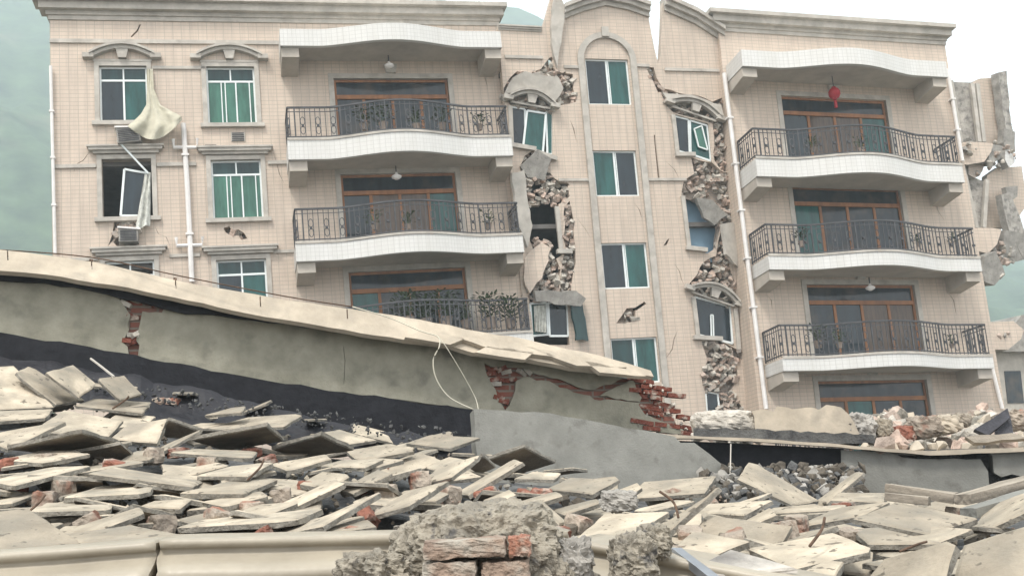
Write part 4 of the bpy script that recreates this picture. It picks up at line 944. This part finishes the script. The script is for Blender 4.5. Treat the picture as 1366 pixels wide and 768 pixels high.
# crumpled bitumen membrane sagging from the flashing onto the rubble
mb = MB(); nx, ny = 90, 16
for i in range(nx+1):
    x = -120+770*i/nx; ya = float(np.interp(x, [-120, 0, 160, 300, 420, 520, 650], [462, 474, 492, 525, 556, 572, 588])); yb = float(np.interp(x, [-120, 0, 160, 300, 520, 650], [500, 510, 545, 585, 612, 625]))
    for j in range(ny+1):
        t = j/ny; p = at(x, ya+(yb-ya)*t, 8.78-.4*t); k = noise.noise(Vector((p.x*2.2, p.y*3, 0)))*.05+abs(noise.noise(Vector((p.x*5, p.y*6, 2))))*.06; mb.v.append((p.x, p.y, p.z+k-.03))
for i in range(nx):
    for j in range(ny): a = i*(ny+1)+j; mb.f.append([a, a+ny+1, a+ny+2, a+1]); mb.mi.append(0)
mem = mb.build('bitumen_membrane', M['membrane'], None); tag(mem, 'crumpled black bitumen membrane between the grey parapet and the rubble slope', 'roofing membrane')
# long wire hanging over the coping and a loose cable
def wire(name, pts, r, mat, lab, cat='cable', parent=None):
    q = [at(x, y, Y) for x, y, Y in pts]; mb = MB()
    # smooth
    out = []
    for i in range(len(q)-1):
        p0, p1, p2, p3 = q[max(i-1, 0)], q[i], q[i+1], q[min(i+2, len(q)-1)]
        for k in range(6):
            t = k/6; out.append(.5*((2*p1)+(p2-p0)*t+(2*p0-5*p1+4*p2-p3)*t*t+(3*p1-p0-3*p2+p3)*t**3))
    out.append(q[-1]); mb.tube(out, r, 6); o = mb.build(name, M[mat], parent, smooth=True)
    if not parent: tag(o, lab, cat)
    return o
wire('cable', [(470, 409, 9.4), (520, 424, 9.3), (560, 441, 9.2), (584, 449, 9.15), (586, 462, 9.1), (578, 480, 9.1), (582, 505, 9.1), (600, 530, 9.1), (632, 546, 9.1)], .006, 'cable', 'thick pale cable looped down the grey parapet from its coping')
wire('cable', [(588, 452, 9.15), (600, 470, 9.1), (618, 500, 9.1), (634, 530, 9.1), (638, 546, 9.0)], .003, 'cable', 'thin pale cable hanging straight beside the looped one on the parapet')
wire('wire', [(-20, 332, 9.0), (120, 343, 9.05), (240, 368, 9.1), (380, 395, 9.2), (470, 409, 9.3)], .006, 'rust', 'rusty wire laid along the upper edge of the beige coping', 'wire')
# leaning cool-grey slab
pa2, pb2 = at(630, 560, 8.3), at(970, 620, 9.0); FG = Frame(pa2, (pb2-pa2)-Vector((0, 0, (pb2-pa2).z)), Vector((0, .30, 1)))
G = plate(jag(FG.poly([(632, 545), (735, 551), (820, 567), (900, 582), (908, 590), (926, 590), (945, 604), (974, 628), (972, 690), (900, 690), (660, 690), (640, 640), (634, 590)]), .008, .12, 3), [], 0, .12).build('fallen_wall_panel', M['plaster_cool'], None, FG.M)
tag(G, 'smooth grey wall panel leaning against the long parapet, tapering down to its right', 'wall panel')
# right-hand low wall with coping and black recess
pa3, pb3 = at(880, 590, 9.6), at(1366, 600, 8.8); FW3 = Frame(Vector((pa3.x, pa3.y, 0)), (pb3-pa3)-Vector((0, 0, (pb3-pa3).z)), (0, 0, 1))
RW = thing('low_wall', 'low cracked grey wall with a thin pale coping running off to the right', 'wall', world=FW3.M)
q3 = lambda pts, off=0: FW3.poly(pts, off)
plate(jag(q3([(1122, 600), (1240, 606), (1366, 602), (1560, 590), (1560, 690), (1122, 690)]), .006, .15, 5), [jag(q3([(1196, 606), (1260, 606), (1320, 603), (1324, 608), (1326, 630), (1336, 636), (1350, 632), (1366, 636), (1338, 642), (1320, 650), (1318, 628), (1308, 612), (1240, 612), (1205, 610)]), .006, .08, 7)], 0, .2).build('plaster', M['plaster_cool'], RW)
plate(q3([(880, 586), (1126, 598), (1126, 626), (1060, 640), (960, 622), (900, 596)]), [], .10, .25).build('recess', M['bitumen'], RW)
plate(q3([(1126, 601), (1560, 593), (1560, 690), (1126, 690)]), [], .21, .5).build('core', M['darkgravel'], RW)
cm = plate(jag(q3([(876, 579), (1000, 584), (1120, 592), (1180, 598), (1240, 601), (1366, 596), (1560, 586), (1560, 592), (1366, 602), (1240, 607), (1180, 602), (1120, 596), (1000, 588), (876, 583)], -.08), .004, .12, 8), [], -.08, .5); cm.build('coping', M['coping'], RW)
plate(jag(q3([(925, 570), (1100, 576), (1165, 580), (1170, 592), (925, 585)], .1), .012, .07, 4), [], .10, .4).build('upper_course', M['darkgravel'], RW)
# ------------------------------------------------------------------ chunks on the far terrace
def chunk_obj(px, py, Y, half, mat, lab, seed=1, amp=.18, rz=0, cat='rubble', name='concrete_chunk', sub=4, sq=.5, grp=None):
    T = Matrix.Translation(at(px, py, Y)) @ Matrix.Rotation(rz, 4, 'Y')
    o = lump(name, None, half, M[mat], None, amp, sub, sq, seed, T); tag(o, lab, cat, grp); return o
bm_ = plate(jag(FW3.poly([(1003, 548), (1050, 543), (1122, 543), (1132, 552), (1140, 564), (1146, 578), (1150, 588), (1008, 580)], .25), .03, .06, 3), [], .25, .6); o = bm_.build('concrete_beam', M['coping'], None, FW3.M); tag(o, 'broken beige concrete beam lying on the low wall left of the red door', 'concrete beam')
chunk_obj(965, 567, 9.9, (.28, .25, .13), 'dust', 'rough pale concrete mass beside the toothed brick end', 3, .12)
chunk_obj(1140, 572, 9.6, (.16, .2, .13), 'concrete', 'grey crumbled end of the beige beam', 5, .25)
chunk_obj(1177, 571, 9.5, (.08, .08, .08), 'slab', 'small cream boulder right of the beige beam', 6)
fr_defs = []
def place_px_rocks(n, box_, Y0, Y1, mats, seed, smin, smax):
    random.seed(seed); mb = MB()
    for i in range(n):
        x = random.uniform(box_[0], box_[2]); t = random.random()**.7; y = box_[3]-(box_[3]-box_[1])*t*(.55+.45*math.sin(x*.05+seed))
        add_rock(mb, at(x, y, Y0+(Y1-Y0)*t), random.uniform(smin, smax), random.randrange(len(mats)))
    return link('debris', mb.mesh('debris'), [M[m] for m in mats])
o = place_px_rocks(520, (1150, 548, 1420, 598), 9.1, 11.5, ['dust', 'coping', 'pinkbrick', 'dustpink', 'slabside', 'dust'], 5, .05, .26); tag(o, None, None, kind='stuff')
o = place_px_rocks(160, (925, 560, 1160, 590), 10.0, 12, ['dust', 'dustpink', 'slabside'], 6, .05, .18); tag(o, None, None, kind='stuff')
# boards sticking out on the right
for k, (pts, Y, lab) in enumerate((([(1300, 572), (1340, 548), (1348, 556), (1318, 580)], 9.0, 'dark board propped steeply on the rubble by the right corner of the building'), ([(1288, 582), (1350, 577), (1372, 584), (1300, 590)], 8.9, 'flat grey board under the propped dark one'), ([(1326, 556), (1344, 544), (1352, 580), (1330, 582)], 9.1, 'short broken dark board standing at the right rubble edge'))):
    Ff = Frame(at(pts[0][0], pts[0][1], Y), (1, -.1, 0), (0, .5, 1)); o = plate(jag(Ff.poly(pts), .01, .1, k), [], 0, .05).build('board', M['tarp' if k != 1 else 'timber'], None, Ff.M); tag(o, lab, 'board')
for k, (x, y, s, lab) in enumerate(((1205, 578, .10, 'dusty red brick lump left of the pink heap by the low wall'), (1232, 570, .14, 'pinkish rubble block in front of the lowest right balcony door'), (1262, 566, .12, 'cream rubble block between the lowest door and the dark boards'), (1280, 560, .09, 'brown stone standing beside the dark boards'), (1360, 560, .13, 'dusty chunk at the right picture edge above the low wall'))):
    chunk_obj(x, y, 9.6, (s, s*.8, s*.7), ['redbrick', 'blockbrick', 'coping', 'timber', 'blockbrick'][k], lab, 20+k, .25, sub=3)

# ------------------------------------------------------------------ roof slabs
def solve_plane(q, D, under, size):
    rays = [ray(x, y) for x, y in q]; c = sum(rays, Vector())/len(rays); c0 = c*(D/c.y); best = None
    a = np.array([list(r) for r in rays]); cc = np.array(list(c0))
    for el in np.radians(np.arange(3, 178, 3.5)):
        for az in np.radians(np.arange(-80, 81, 8)):
            # normal from toward-camera-horizontal (el=0) up to vertical (el=90) ...
            n = np.array([math.sin(az)*math.cos(el), -math.cos(az)*math.cos(el), math.sin(el)])
            if under: n[2] = -abs(n[2])
            den = a@n
            if den.max() > -.012 : continue
            t = (cc@n)/den; P = a*t[:, None]
            if t.min() <= 0 or t.max()*1 > D*1.4 or P[:, 1].min() < D*.7: continue
            e = np.roll(P, -1, 0)-P; L = np.linalg.norm(e, axis=1)
            if L.min() < 1e-3: continue
            cs = [abs(e[i]@e[(i+1) % len(e)])/(L[i]*L[(i+1) % len(e)]) for i in range(len(e))]
            ar = np.log(L.max()/size)
            cost = sum(x*x for x in cs)*1.2+ar*ar*1.0+(.5*abs(L[0]-L[2])/L.mean()+.5*abs(L[1]-L[3])/L.mean())*.8+(np.log((L[0]+L[2])/(L[1]+L[3])))**2*.35
            cost += ((1-n[2])*.55 if not under else (1-abs(n[2]))*.35)
            if best is None or cost < best[0]: best = (cost, n, P)
    return best
slab_no = 0
def make_slab(P, n, th, seed, size_jit=.008, name='roof_slab'):
    """P: corners of the face the camera sees, n: its normal; the slab's body lies behind it"""
    P = [Vector(p) for p in P]; n = Vector(n).normalized(); rr = random.Random(seed)
    c = sum(P, Vector())/len(P); X = (P[1]-P[0]).normalized(); Yv = n.cross(X).normalized(); X = Yv.cross(n).normalized()
    W = Matrix((X, Yv, n)).transposed().to_4x4(); W.translation = c; Wi = W.inverted()
    p2 = [((Wi @ p).x, (Wi @ p).y) for p in P]
    # broken corner now and then
    out = []
    for i, a in enumerate(p2):
        b0 = p2[i-1]; b1 = p2[(i+1) % len(p2)]
        if rr.random() < .28:
            k0, k1 = rr.uniform(.04, .16), rr.uniform(.04, .16)
            out.append((a[0]+(b0[0]-a[0])*k0, a[1]+(b0[1]-a[1])*k0)); out.append((a[0]+(b1[0]-a[0])*k1, a[1]+(b1[1]-a[1])*k1))
        else: out.append(a)
    out = jag(out, size_jit*.6, .07, seed)
    m = len(out); bev = .006
    cx = sum(a for a, b in out)/m; cy = sum(b for a, b in out)/m
    ins = [(cx+(a-cx)*(1-bev*2.2/max(.15, math.hypot(a-cx, b-cy))), cy+(b-cy)*(1-bev*2.2/max(.15, math.hypot(a-cx, b-cy)))) for a, b in out]
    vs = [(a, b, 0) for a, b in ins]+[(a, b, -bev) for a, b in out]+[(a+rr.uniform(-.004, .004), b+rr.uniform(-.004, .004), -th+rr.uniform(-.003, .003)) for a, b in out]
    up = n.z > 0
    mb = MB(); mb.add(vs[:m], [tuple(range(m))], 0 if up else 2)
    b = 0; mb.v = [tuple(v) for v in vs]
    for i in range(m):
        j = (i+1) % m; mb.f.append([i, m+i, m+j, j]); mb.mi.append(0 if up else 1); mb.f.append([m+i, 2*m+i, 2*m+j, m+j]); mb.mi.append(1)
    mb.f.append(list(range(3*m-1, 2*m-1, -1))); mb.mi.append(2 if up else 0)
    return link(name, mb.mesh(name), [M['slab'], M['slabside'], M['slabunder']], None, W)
# corners seen in the photograph, (T: face-up, U: tipped so the underside shows)
HS = '''T -40,490 18,487 72,542 -40,548|T 20,497 40,487 113,533 75,539|T 62,496 98,486 130,512 106,530|T 130,504 166,500 190,525 160,533
T 98,540 125,531 202,536 190,550|T 45,573 85,546 165,560 141,584|U 10,600 110,578 160,593 75,608|T 145,585 168,566 223,557 209,590
U 222,560 270,577 250,586 218,584|T -30,582 30,570 90,560 10,598|T -20,548 70,545 60,556 -20,562|T -70,688 38,676 125,732 -60,746
T 82,712 176,699 256,714 132,732|T 38,681 60,670 152,668 147,678|T 75,710 186,675 192,683 130,706|T 85,662 130,648 206,642 200,656
T 186,674 205,667 256,664 240,677|T 118,630 150,622 272,641 258,648|T -20,640 70,622 120,620 20,646|U 255,588 357,569 380,588 300,602
U 362,600 428,581 472,601 400,612|T 270,572 330,556 406,551 378,568|T 273,553 310,543 328,541 322,549|T 425,577 452,572 502,586 462,592
T 263,633 308,621 366,615 330,634|T 361,618 435,605 442,611 385,627|T 228,602 260,598 345,601 335,610|T 428,620 455,613 512,611 485,623
T 462,600 510,592 525,606 475,612|T 240,656 310,640 370,638 325,657|T 270,668 350,654 358,660 300,674|T 373,671 448,638 460,643 387,678
T 453,652 505,625 522,630 470,657|T 236,702 272,692 430,677 392,693|T 355,715 440,685 507,655 430,700|T 405,710 492,692 502,700 425,712
T 542,590 575,579 640,583 600,597|T 470,602 520,590 552,600 482,613|T 453,620 500,610 538,612 500,623|T 490,688 545,653 598,640 545,673
T 556,646 585,622 643,605 602,635|U 622,622 646,608 662,624 640,633|T 606,658 686,611 697,615 624,659|U 650,614 700,597 742,618 690,634
T 686,637 710,628 748,630 740,638|T 642,667 680,652 688,658 668,669|T 728,651 760,636 826,638 790,658|T 838,664 858,642 955,634 940,656
T 860,713 945,660 958,648 880,718|T 760,723 806,684 892,681 830,717|T 736,679 797,664 801,669 752,685|T 711,667 720,664 758,697 747,699
T 678,672 742,654 750,660 690,677|T 824,653 850,643 856,649 838,661|T 984,638 1001,613 1093,667 1058,673|T 920,681 945,671 1030,666 992,686
T 993,694 1027,676 1035,685 1005,698|T 1026,677 1088,671 1108,679 1035,683|T 1088,668 1141,628 1153,629 1102,671|T 1058,703 1115,676 1186,668 1150,686
T 998,730 1112,709 1169,731 1058,757|T 1138,690 1195,668 1304,690 1242,712|T 1223,674 1278,658 1296,684 1260,682|T 1284,720 1318,674 1410,640 1385,674
T 1108,666 1118,656 1182,657 1178,669|T 1138,704 1170,702 1258,723 1158,724|T 1130,800 1178,743 1276,715 1250,812|T 1264,800 1285,725 1410,688 1430,806
T 1070,762 1104,746 1126,748 1112,772|T 890,735 925,706 1000,720 945,742|T 0,612 60,600 120,604 60,616|T 400,644 430,628 470,632 440,650
T 1290,668 1330,654 1372,650 1340,664|T 565,622 600,608 622,612 590,628|T 300,690 340,672 400,668 350,688|T 20,612 50,600 110,600 90,612'''
recs = []
for k, s in enumerate(HS.replace('\n', '|').split('|')):
    kd, *cs = s.split(); q = [tuple(float(v) for v in c.split(',')) for c in cs]
    xm = sum(p[0] for p in q)/4; yb = max(p[1] for p in q); ym = sum(p[1] for p in q)/4
    D = min(depth(xm, min(ym*.5+yb*.5, 775)), 8.05); wpx = max(p[0] for p in q)-min(p[0] for p in q)
    size = min(max(wpx*D/F0, .28), .75)
    best = solve_plane(q, D, kd == 'U', size)
    if best is None: print('no plane', k); continue
    recs.append((xm, ym, kd, best[2], best[1], .026 if D > 4 else .027, k, D))
# smaller pieces filling in between
random.seed(21)
for row in range(17):
    y = 496+row*15.6; x = random.uniform(-40, 20)
    while x < 1400:
        lim = float(np.interp(x, [0, 150, 300, 500, 650, 900, 1366], [498, 508, 530, 562, 596, 650, 660]))
        if y > lim and not (520 < x < 790 and y > 668) and not (y > 700 and x < 560):
            px, py = x+random.uniform(-14, 14), y+random.uniform(-8, 8); D = depth(px, py)+.05; p = at(px, py, D)
            sx, sy = random.uniform(.16, .42), random.uniform(.14, .36); yaw = random.uniform(0, 3.14)
            # lie along the slope, tipped a bit
            ta, tb = random.gauss(.06, .14), random.gauss(0, .16)
            Rm = Matrix.Rotation(ta, 3, 'X') @ Matrix.Rotation(tb, 3, 'Y') @ Matrix.Rotation(yaw, 3, 'Z')
            P = [p+Vector((0, 0, -.015))+Rm @ Vector((a*sx/2*random.uniform(.85, 1.1), b*sy/2*random.uniform(.85, 1.1), 0)) for a, b in ((-1, -1), (1, -1), (1, 1), (-1, 1))]
            recs.append((px, py, 'F', P, Rm @ Vector((0, 0, 1)), random.uniform(.020, .030), 1000+len(recs), D))
        x += random.uniform(60, 110)*(.85 if y < 590 else 1.1)
bands = [(0, 545, 'top row by the black flashing'), (545, 575, 'second row down the rubble'), (575, 603, 'third row down the rubble'), (603, 628, 'fourth row down the rubble'), (628, 652, 'fifth row down the rubble'),
         (652, 675, 'sixth row down the rubble'), (675, 700, 'third row up from the front'), (700, 730, 'second row up from the front'), (730, 2000, 'front row of the rubble')]
for a, b, nm in bands:
    grp = sorted([r for r in recs if a <= r[1] < b], key=lambda r: r[0])
    for i, r in enumerate(grp):
        o = make_slab(r[3], r[4], r[5], r[6]); nz = Vector(r[4]).normalized().z
        L = [(Vector(r[3][k])-Vector(r[3][(k+1) % 4])).length for k in range(4)]
        sz = 'large' if max(L) > .6 else ('small' if max(L) < .34 else 'mid-sized')
        pose = 'upturned' if r[2] == 'U' else ('steep' if nz < .55 else ('tilted' if nz < .93 else 'flat'))
        tag(o, f'{sz} {pose} roof slab, {ords[i]} from left in the {nm}', 'roof slab', 'roof slabs strewn over the rubble')
print('slabs', len(recs))
# bricks that carried the slabs
bricks = [(213, 532, 7.2, 1), (231, 530, 7.2, 0), (63, 608, 5.6, 1), (152, 612, 5.5, 0), (205, 600, 5.8, 1), (238, 596, 5.9, 0), (336, 596, 5.8, 0), (355, 607, 5.6, 0), (275, 612, 5.5, 1), (412, 640, 5.1, 0), (375, 655, 4.9, 1), (335, 672, 4.7, 1),
          (85, 642, 5.1, 1), (60, 658, 4.9, 1), (215, 690, 4.3, 1), (290, 682, 4.5, 1), (494, 643, 5.4, 0), (516, 649, 5.2, 1), (648, 650, 5.6, 0), (705, 653, 5.5, 0), (722, 650, 5.5, 0), (900, 655, 5.9, 1), (920, 706, 3.8, 1), (926, 728, 3.5, 0), (980, 712, 3.8, 1),
          (1045, 698, 4.3, 1), (895, 730, 3.4, 1), (1062, 690, 4.4, 1), (490, 676, 4.6, 0), (560, 632, 6.0, 1), (600, 650, 5.4, 1), (1125, 668, 5.2, 0), (1275, 680, 4.7, 1), (1130, 708, 4.0, 1), (345, 706, 4.1, 0), (470, 705, 4.1, 1), (120, 690, 4.3, 1), (20, 640, 5.1, 0), (10, 610, 5.6, 0), (65, 530, 7.3, 0), (122, 522, 7.5, 1), (740, 700, 4.2, 0), (770, 690, 4.3, 1), (1095, 748, 3.3, 0)]
bricks.sort(key=lambda b: b[0]); random.seed(9)
for i, (x, y, Y, k) in enumerate(bricks):
    D = depth(x, y+4)+.02; big = 1.25 if k else 1.0
    mb = MB(); T = Matrix.Rotation(random.gauss(0, .25), 4, 'Y') @ Matrix.Rotation(random.gauss(0, .15), 4, 'X') @ Matrix.Rotation(random.uniform(-1, 1), 4, 'Z')
    hx, hz = (.038*big, .036*big) if k else (.055, .028)
    nn = 3; vs = []
    bmm = bmesh.new(); bmesh.ops.create_cube(bmm, size=1); bmesh.ops.subdivide_edges(bmm, edges=bmm.edges, cuts=4, use_grid_fill=True)
    for v in bmm.verts:
        c0 = v.co.copy(); nvec = noise.noise_vector(c0*3.1+Vector((i*3.3, 0, 0))); f = 1-.22*max(0, c0.length-.62)*2
        v.co = Vector((c0.x*hx*2*f, c0.y*.09*f, c0.z*hz*2*f))+nvec*.008+noise.noise_vector(c0*9)*.004
    me = bpy.data.meshes.new('brick'); bmm.to_mesh(me); bmm.free()
    o = link('brick', me, M['blockbrick' if k else 'redbrick'], None, Matrix.Translation(at(x, y, D)+Vector((0, 0, -.035))) @ T)
    tag(o, f"{'mortar crusted grey' if k else 'broken red'} brick wedged between roof slabs, {ords[i] if i < len(ords) else i} brick from the left", 'brick', 'bricks among the roof slabs')
# gravel and chips
random.seed(31); mb = MB()
for i in range(4200):
    x = random.uniform(-120, 1480); y = random.uniform(500, 768)
    lim = float(np.interp(x, [0, 150, 300, 500, 650, 900, 1366], [500, 520, 552, 580, 604, 648, 655]))
    if y < lim: continue
    D = depth(x, y); s = random.uniform(.012, .05)*(1 if random.random() < .85 else 2); p = at(x, y, D); add_rock(mb, p+Vector((0, 0, -.085+random.uniform(0, .04))), s, random.choice([0, 0, 0, 1, 2, 3]))
o = link('debris', mb.mesh('debris', fix=False), [M['gravel'], M['slabside'], M['slab'], M['blockbrick']]); tag(o, None, None, kind='stuff')
random.seed(33); mb = MB()
for i in range(520):
    x = random.uniform(935, 1150); y = random.uniform(622, 662); D = 9.0-(y-622)*.03; add_rock(mb, at(x, y, D), random.choice([.03, .04, .05, .07, .10, .14]), random.choice([0, 1, 1, 2]))
for i in range(260):
    x = random.uniform(120, 640); y0 = float(np.interp(x, [120, 300, 640], [506, 540, 586])); y = y0+random.uniform(-8, 14); add_rock(mb, at(x, y, 8.45), random.uniform(.015, .05), 0)
o = link('debris', mb.mesh('debris', fix=False), [M['darkgravel'], M['gravel'], M['concrete']]); tag(o, None, None, kind='stuff')
# timbers, metal strip, sheet
def beam(name, a, b, w, d, mat, lab, cat):
    A, Bv = at(*a), at(*b); mb = MB(); L = (Bv-A).length; n = 10
    X = (Bv-A).normalized(); Yv = Vector((0, 0, 1)).cross(X).normalized(); Z = X.cross(Yv)
    W = Matrix((X, Yv, Z)).transposed().to_4x4(); W.translation = A
    mb.box(0, L, -d/2, d/2, -w/2, w/2); me = mb.mesh(name)
    bm = bmesh.new(); bm.from_mesh(me); bmesh.ops.subdivide_edges(bm, edges=bm.edges, cuts=5, use_grid_fill=True)
    for v in bm.verts: v.co += noise.noise_vector(Vector((v.co.x*4, v.co.y*30, v.co.z*30)))*w*.12
    bm.to_mesh(me); bm.free(); o = link(name, me, M[mat], None, W); tag(o, lab, cat); return o
beam('concrete_post', (1184, 651, 5.6), (1275, 664, 5.4), .05, .09, 'timber', 'grey broken concrete post lying before the low wall', 'post')
beam('concrete_post', (1182, 662, 5.4), (1240, 668, 5.3), .04, .08, 'timber', 'short grey post beneath the longer one before the low wall', 'post')
beam('concrete_post', (1284, 666, 5.2), (1400, 634, 5.6), .05, .09, 'timber', 'long grey post slanting up to the right edge', 'post')
beam('concrete_post', (1292, 684, 5.0), (1400, 652, 5.3), .045, .09, 'plaster_cool', 'second grey post below the long slanting one at the right edge', 'post')
beam('batten', (121, 478, 7.9), (152, 502, 7.6), .011, .012, 'trim', 'thin white batten sticking up at the top of the rubble slope', 'batten')
beam('metal_strip', (902, 735, 3.15), (955, 776, 2.85), .022, .03, 'metal', 'pale metal angle strip sloping down to the front edge', 'metal strip')
o = make_slab([at(935, 748, 3.05), at(973, 740, 3.15), at(1064, 760, 3.0), at(942, 757, 2.95)], (0, -.3, .95), .012, 5, name='grey_sheet'); o.data.materials.clear()
for _ in range(3): o.data.materials.append(M['torn'])
tag(o, 'flat thin grey sheet lying in front of the pitted slabs', 'sheet')
beam('stick', (975, 592, 9.0), (974, 636, 8.8), .009, .009, 'trim', 'thin pale upright stick in front of the black recess of the low wall', 'stick')
# ------------------------------------------------------------------ beige glazed cornice pieces along the front
def glazed(x0, y0, x1, y1, D0, D1, lab, jagr=1):
    A, Bv = at(x0, y0, D0), at(x1, y1, D1); X = (Bv-A).normalized(); L = (Bv-A).length
    Yv = Vector((0, 0, 1)).cross(X).normalized(); Z = X.cross(Yv); W = Matrix((X, Yv, Z)).transposed().to_4x4(); W.translation = A
    prof = [(.25, .01), (.012, .012), (-.004, .006), (-.004, -.012), (.014, -.016), (.014, -.026), (.0, -.038), (-.02, -.05), (-.045, -.058), (-.062, -.070), (-.070, -.085), (-.066, -.10), (-.05, -.112), (-.05, -.122), (-.062, -.126), (-.07, -.14), (-.07, -.3), (.25, -.3)]
    n = 26; mb = MB(); m = len(prof); rr = random.Random(int(x0))
    for i in range(n+1):
        t = L*i/n
        for k, (a, b) in enumerate(prof):
            j = 0
            if i in (0, n): j = rr.uniform(-.008, .008)
            mb.v.append((t+j, a+noise.noise(Vector((t*5, k*.3, 0)))*.002, b+noise.noise(Vector((t*5, k*.3, 5)))*.002))
    for i in range(n):
        for k in range(m-1): mb.f.append([i*m+k, (i+1)*m+k, (i+1)*m+k+1, i*m+k+1]); mb.mi.append(0)
    mb.f.append(list(range(m))); mb.mi.append(0); mb.f.append([n*m+k for k in range(m)][::-1]); mb.mi.append(0)
    me = mb.mesh('glazed_cornice', smooth=False); o = link('glazed_cornice', me, M['gutter'], None, W); tag(o, lab, 'cornice piece', 'glazed cornice pieces along the front edge')
    for p in me.polygons[:-2]: p.use_smooth = True
    return o
glazed(-260, 762, 206, 727, 2.95, 2.98, 'smooth beige cornice piece at the lower left corner')
glazed(214, 724, 760, 712, 2.98, 3.15, 'smooth beige cornice piece running behind the concrete stump')
glazed(765, 724, 1120, 790, 3.15, 2.85, 'smooth beige cornice piece right of the concrete stump')
# ------------------------------------------------------------------ concrete stump with bricks and rebar
random.seed(3)
c0 = at(640, 745, 2.85)
ST = thing('broken_column', 'rough concrete column stump with exposed red bricks and rusty rebar, front centre', 'column', (c0.x, c0.y, c0.z-.3))
L1 = lump('concrete', None, (.215, .19, .13), M['stump'], ST, .17, 6, .3, 4, Matrix.Translation(c0+Vector((0, .06, .0))), nf=1.8)
L1b = lump('concrete', None, (.255, .17, .10), M['stump'], ST, .2, 6, .3, 6, Matrix.Translation(c0+Vector((.025, .06, -.075))), nf=1.8)
L2 = lump('concrete', None, (.10, .08, .06), M['stump'], ST, .3, 5, .4, 9, Matrix.Translation(at(505, 772, 2.75)))
def stump_brick(x0, x1, y0, y1, D, mat, seed):
    a, b = at(x0, (y0+y1)/2, D), at(x1, (y0+y1)/2, D); t, u = at((x0+x1)/2, y0, D), at((x0+x1)/2, y1, D); c = (a+b)/2; L = (b-a).length; H = (t-u).length
    bm = bmesh.new(); bmesh.ops.create_cube(bm, size=1); bmesh.ops.subdivide_edges(bm, edges=bm.edges, cuts=9, use_grid_fill=True)
    for v in bm.verts:
        q = v.co.copy(); f = 1-.12*max(0, q.length-.6)*2; v.co = Vector((q.x*L*f, q.y*.11*f, q.z*H*f))+noise.noise_vector(Vector((q.x*6, q.y*3, q.z*3))+Vector((seed, 0, 0)))*.006+noise.noise_vector(q*22)*.0025
    me = bpy.data.meshes.new('brick'); bm.to_mesh(me); bm.free(); link('brick', me, M[mat], ST, Matrix.Translation(c) @ Matrix.Rotation(-.02, 4, 'Y'))
D = 2.66
stump_brick(566, 676, 718, 742, D, 'dustbrick', 1); stump_brick(679, 708, 714, 740, D+.01, 'dustred', 2); stump_brick(566, 637, 747, 775, D, 'dustbrick', 3); stump_brick(643, 706, 746, 776, D+.01, 'dustbrick', 4)
mb = MB()
for L_, cnt in ((L1, 1500), (L1b, 1500), (L2, 500)):
    vv = L_.data.vertices; Wm = WORLD[L_.name]
    for i in range(cnt):
        p = Wm @ vv[random.randrange(len(vv))].co
        if abs(p.x-at(640, 745, p.y).x) < .15 and p.y < 2.74 and p.z < at(640, 712, p.y).z: continue
        add_rock(mb, p, random.choice([.006, .008, .010, .014, .022]), random.choice([0, 0, 1]))
link('crumbs', mb.mesh('crumbs', fix=False), [M['stump'], M['slabside']], ST); bpy.data.objects['crumbs']['kind'] = 'stuff'
def bar3(pts, r, par=ST, name='rebar', mat='rust'): wire(name, pts, r, mat, None, parent=par)
bar3([(455, 770, 2.7), (454, 745, 2.7), (461, 731, 2.7), (472, 733, 2.72), (480, 748, 2.74), (484, 768, 2.75)], .006)
bar3([(480, 772, 2.62), (505, 757, 2.65), (540, 738, 2.75)], .007, mat='pvc')
bar3([(700, 640, 3.1), (694, 665, 2.95), (688, 680, 2.88)], .003)
bar3([(762, 728, 2.7), (772, 738, 2.68), (778, 756, 2.68), (776, 772, 2.68)], .005)
S2 = thing('concrete_lump', 'smaller rough concrete lump with two bent rusty bars, right of the brick stump', 'concrete lump', at(840, 768, 2.75))
lump('concrete', None, (.058, .06, .07), M['stump'], S2, .22, 5, .6, 14, Matrix.Translation(at(845, 752, 2.8)))
lump('concrete', None, (.045, .05, .045), M['stump'], S2, .25, 4, .6, 17, Matrix.Translation(at(872, 722, 3.0)))
bar3([(794, 665, 2.85), (801, 668, 2.83), (807, 682, 2.8), (811, 705, 2.78), (815, 735, 2.75), (818, 772, 2.72)], .0065, S2)
bar3([(814, 680, 2.85), (816, 710, 2.8), (819, 740, 2.76), (822, 772, 2.74)], .005, S2)
S3 = chunk_obj(765, 750, 2.85, (.045, .05, .06), 'concrete', 'small jagged concrete piece between the stump and the lump with bars', 31, .3)
chunk_obj(826, 668, 4.7, (.08, .06, .045), 'concrete', 'grey stone block lying on the slabs behind the bent bars', 33, .2, sub=4)
for k, (x0, y0, x1, y1, D0, D1, r) in enumerate(((150, 545, 172, 528, 6.9, 6.9, .006), (330, 640, 352, 612, 5.0, 5.1, .005), (560, 655, 600, 640, 5.0, 5.2, .006), (905, 690, 880, 655, 4.0, 4.1, .005), (1080, 728, 1100, 690, 3.5, 3.6, .005), (1200, 735, 1236, 722, 3.3, 3.4, .004), (28, 690, 60, 660, 4.2, 4.3, .005))):
    wire('rebar', [(x0, y0, D0), ((x0+x1)/2+6, (y0+y1)/2-3, (D0+D1)/2), (x1, y1, D1)], r, 'rust', f'short bent rusty bar poking out of the rubble, {ords[[0,2,3,4,5,6,1][k] if False else sorted([150,330,560,880,1080,1200,28]).index([150,330,560,880,1080,1200,28][k])]} loose bar from the left', 'rebar').update_tag()
print('objects', len(bpy.data.objects))
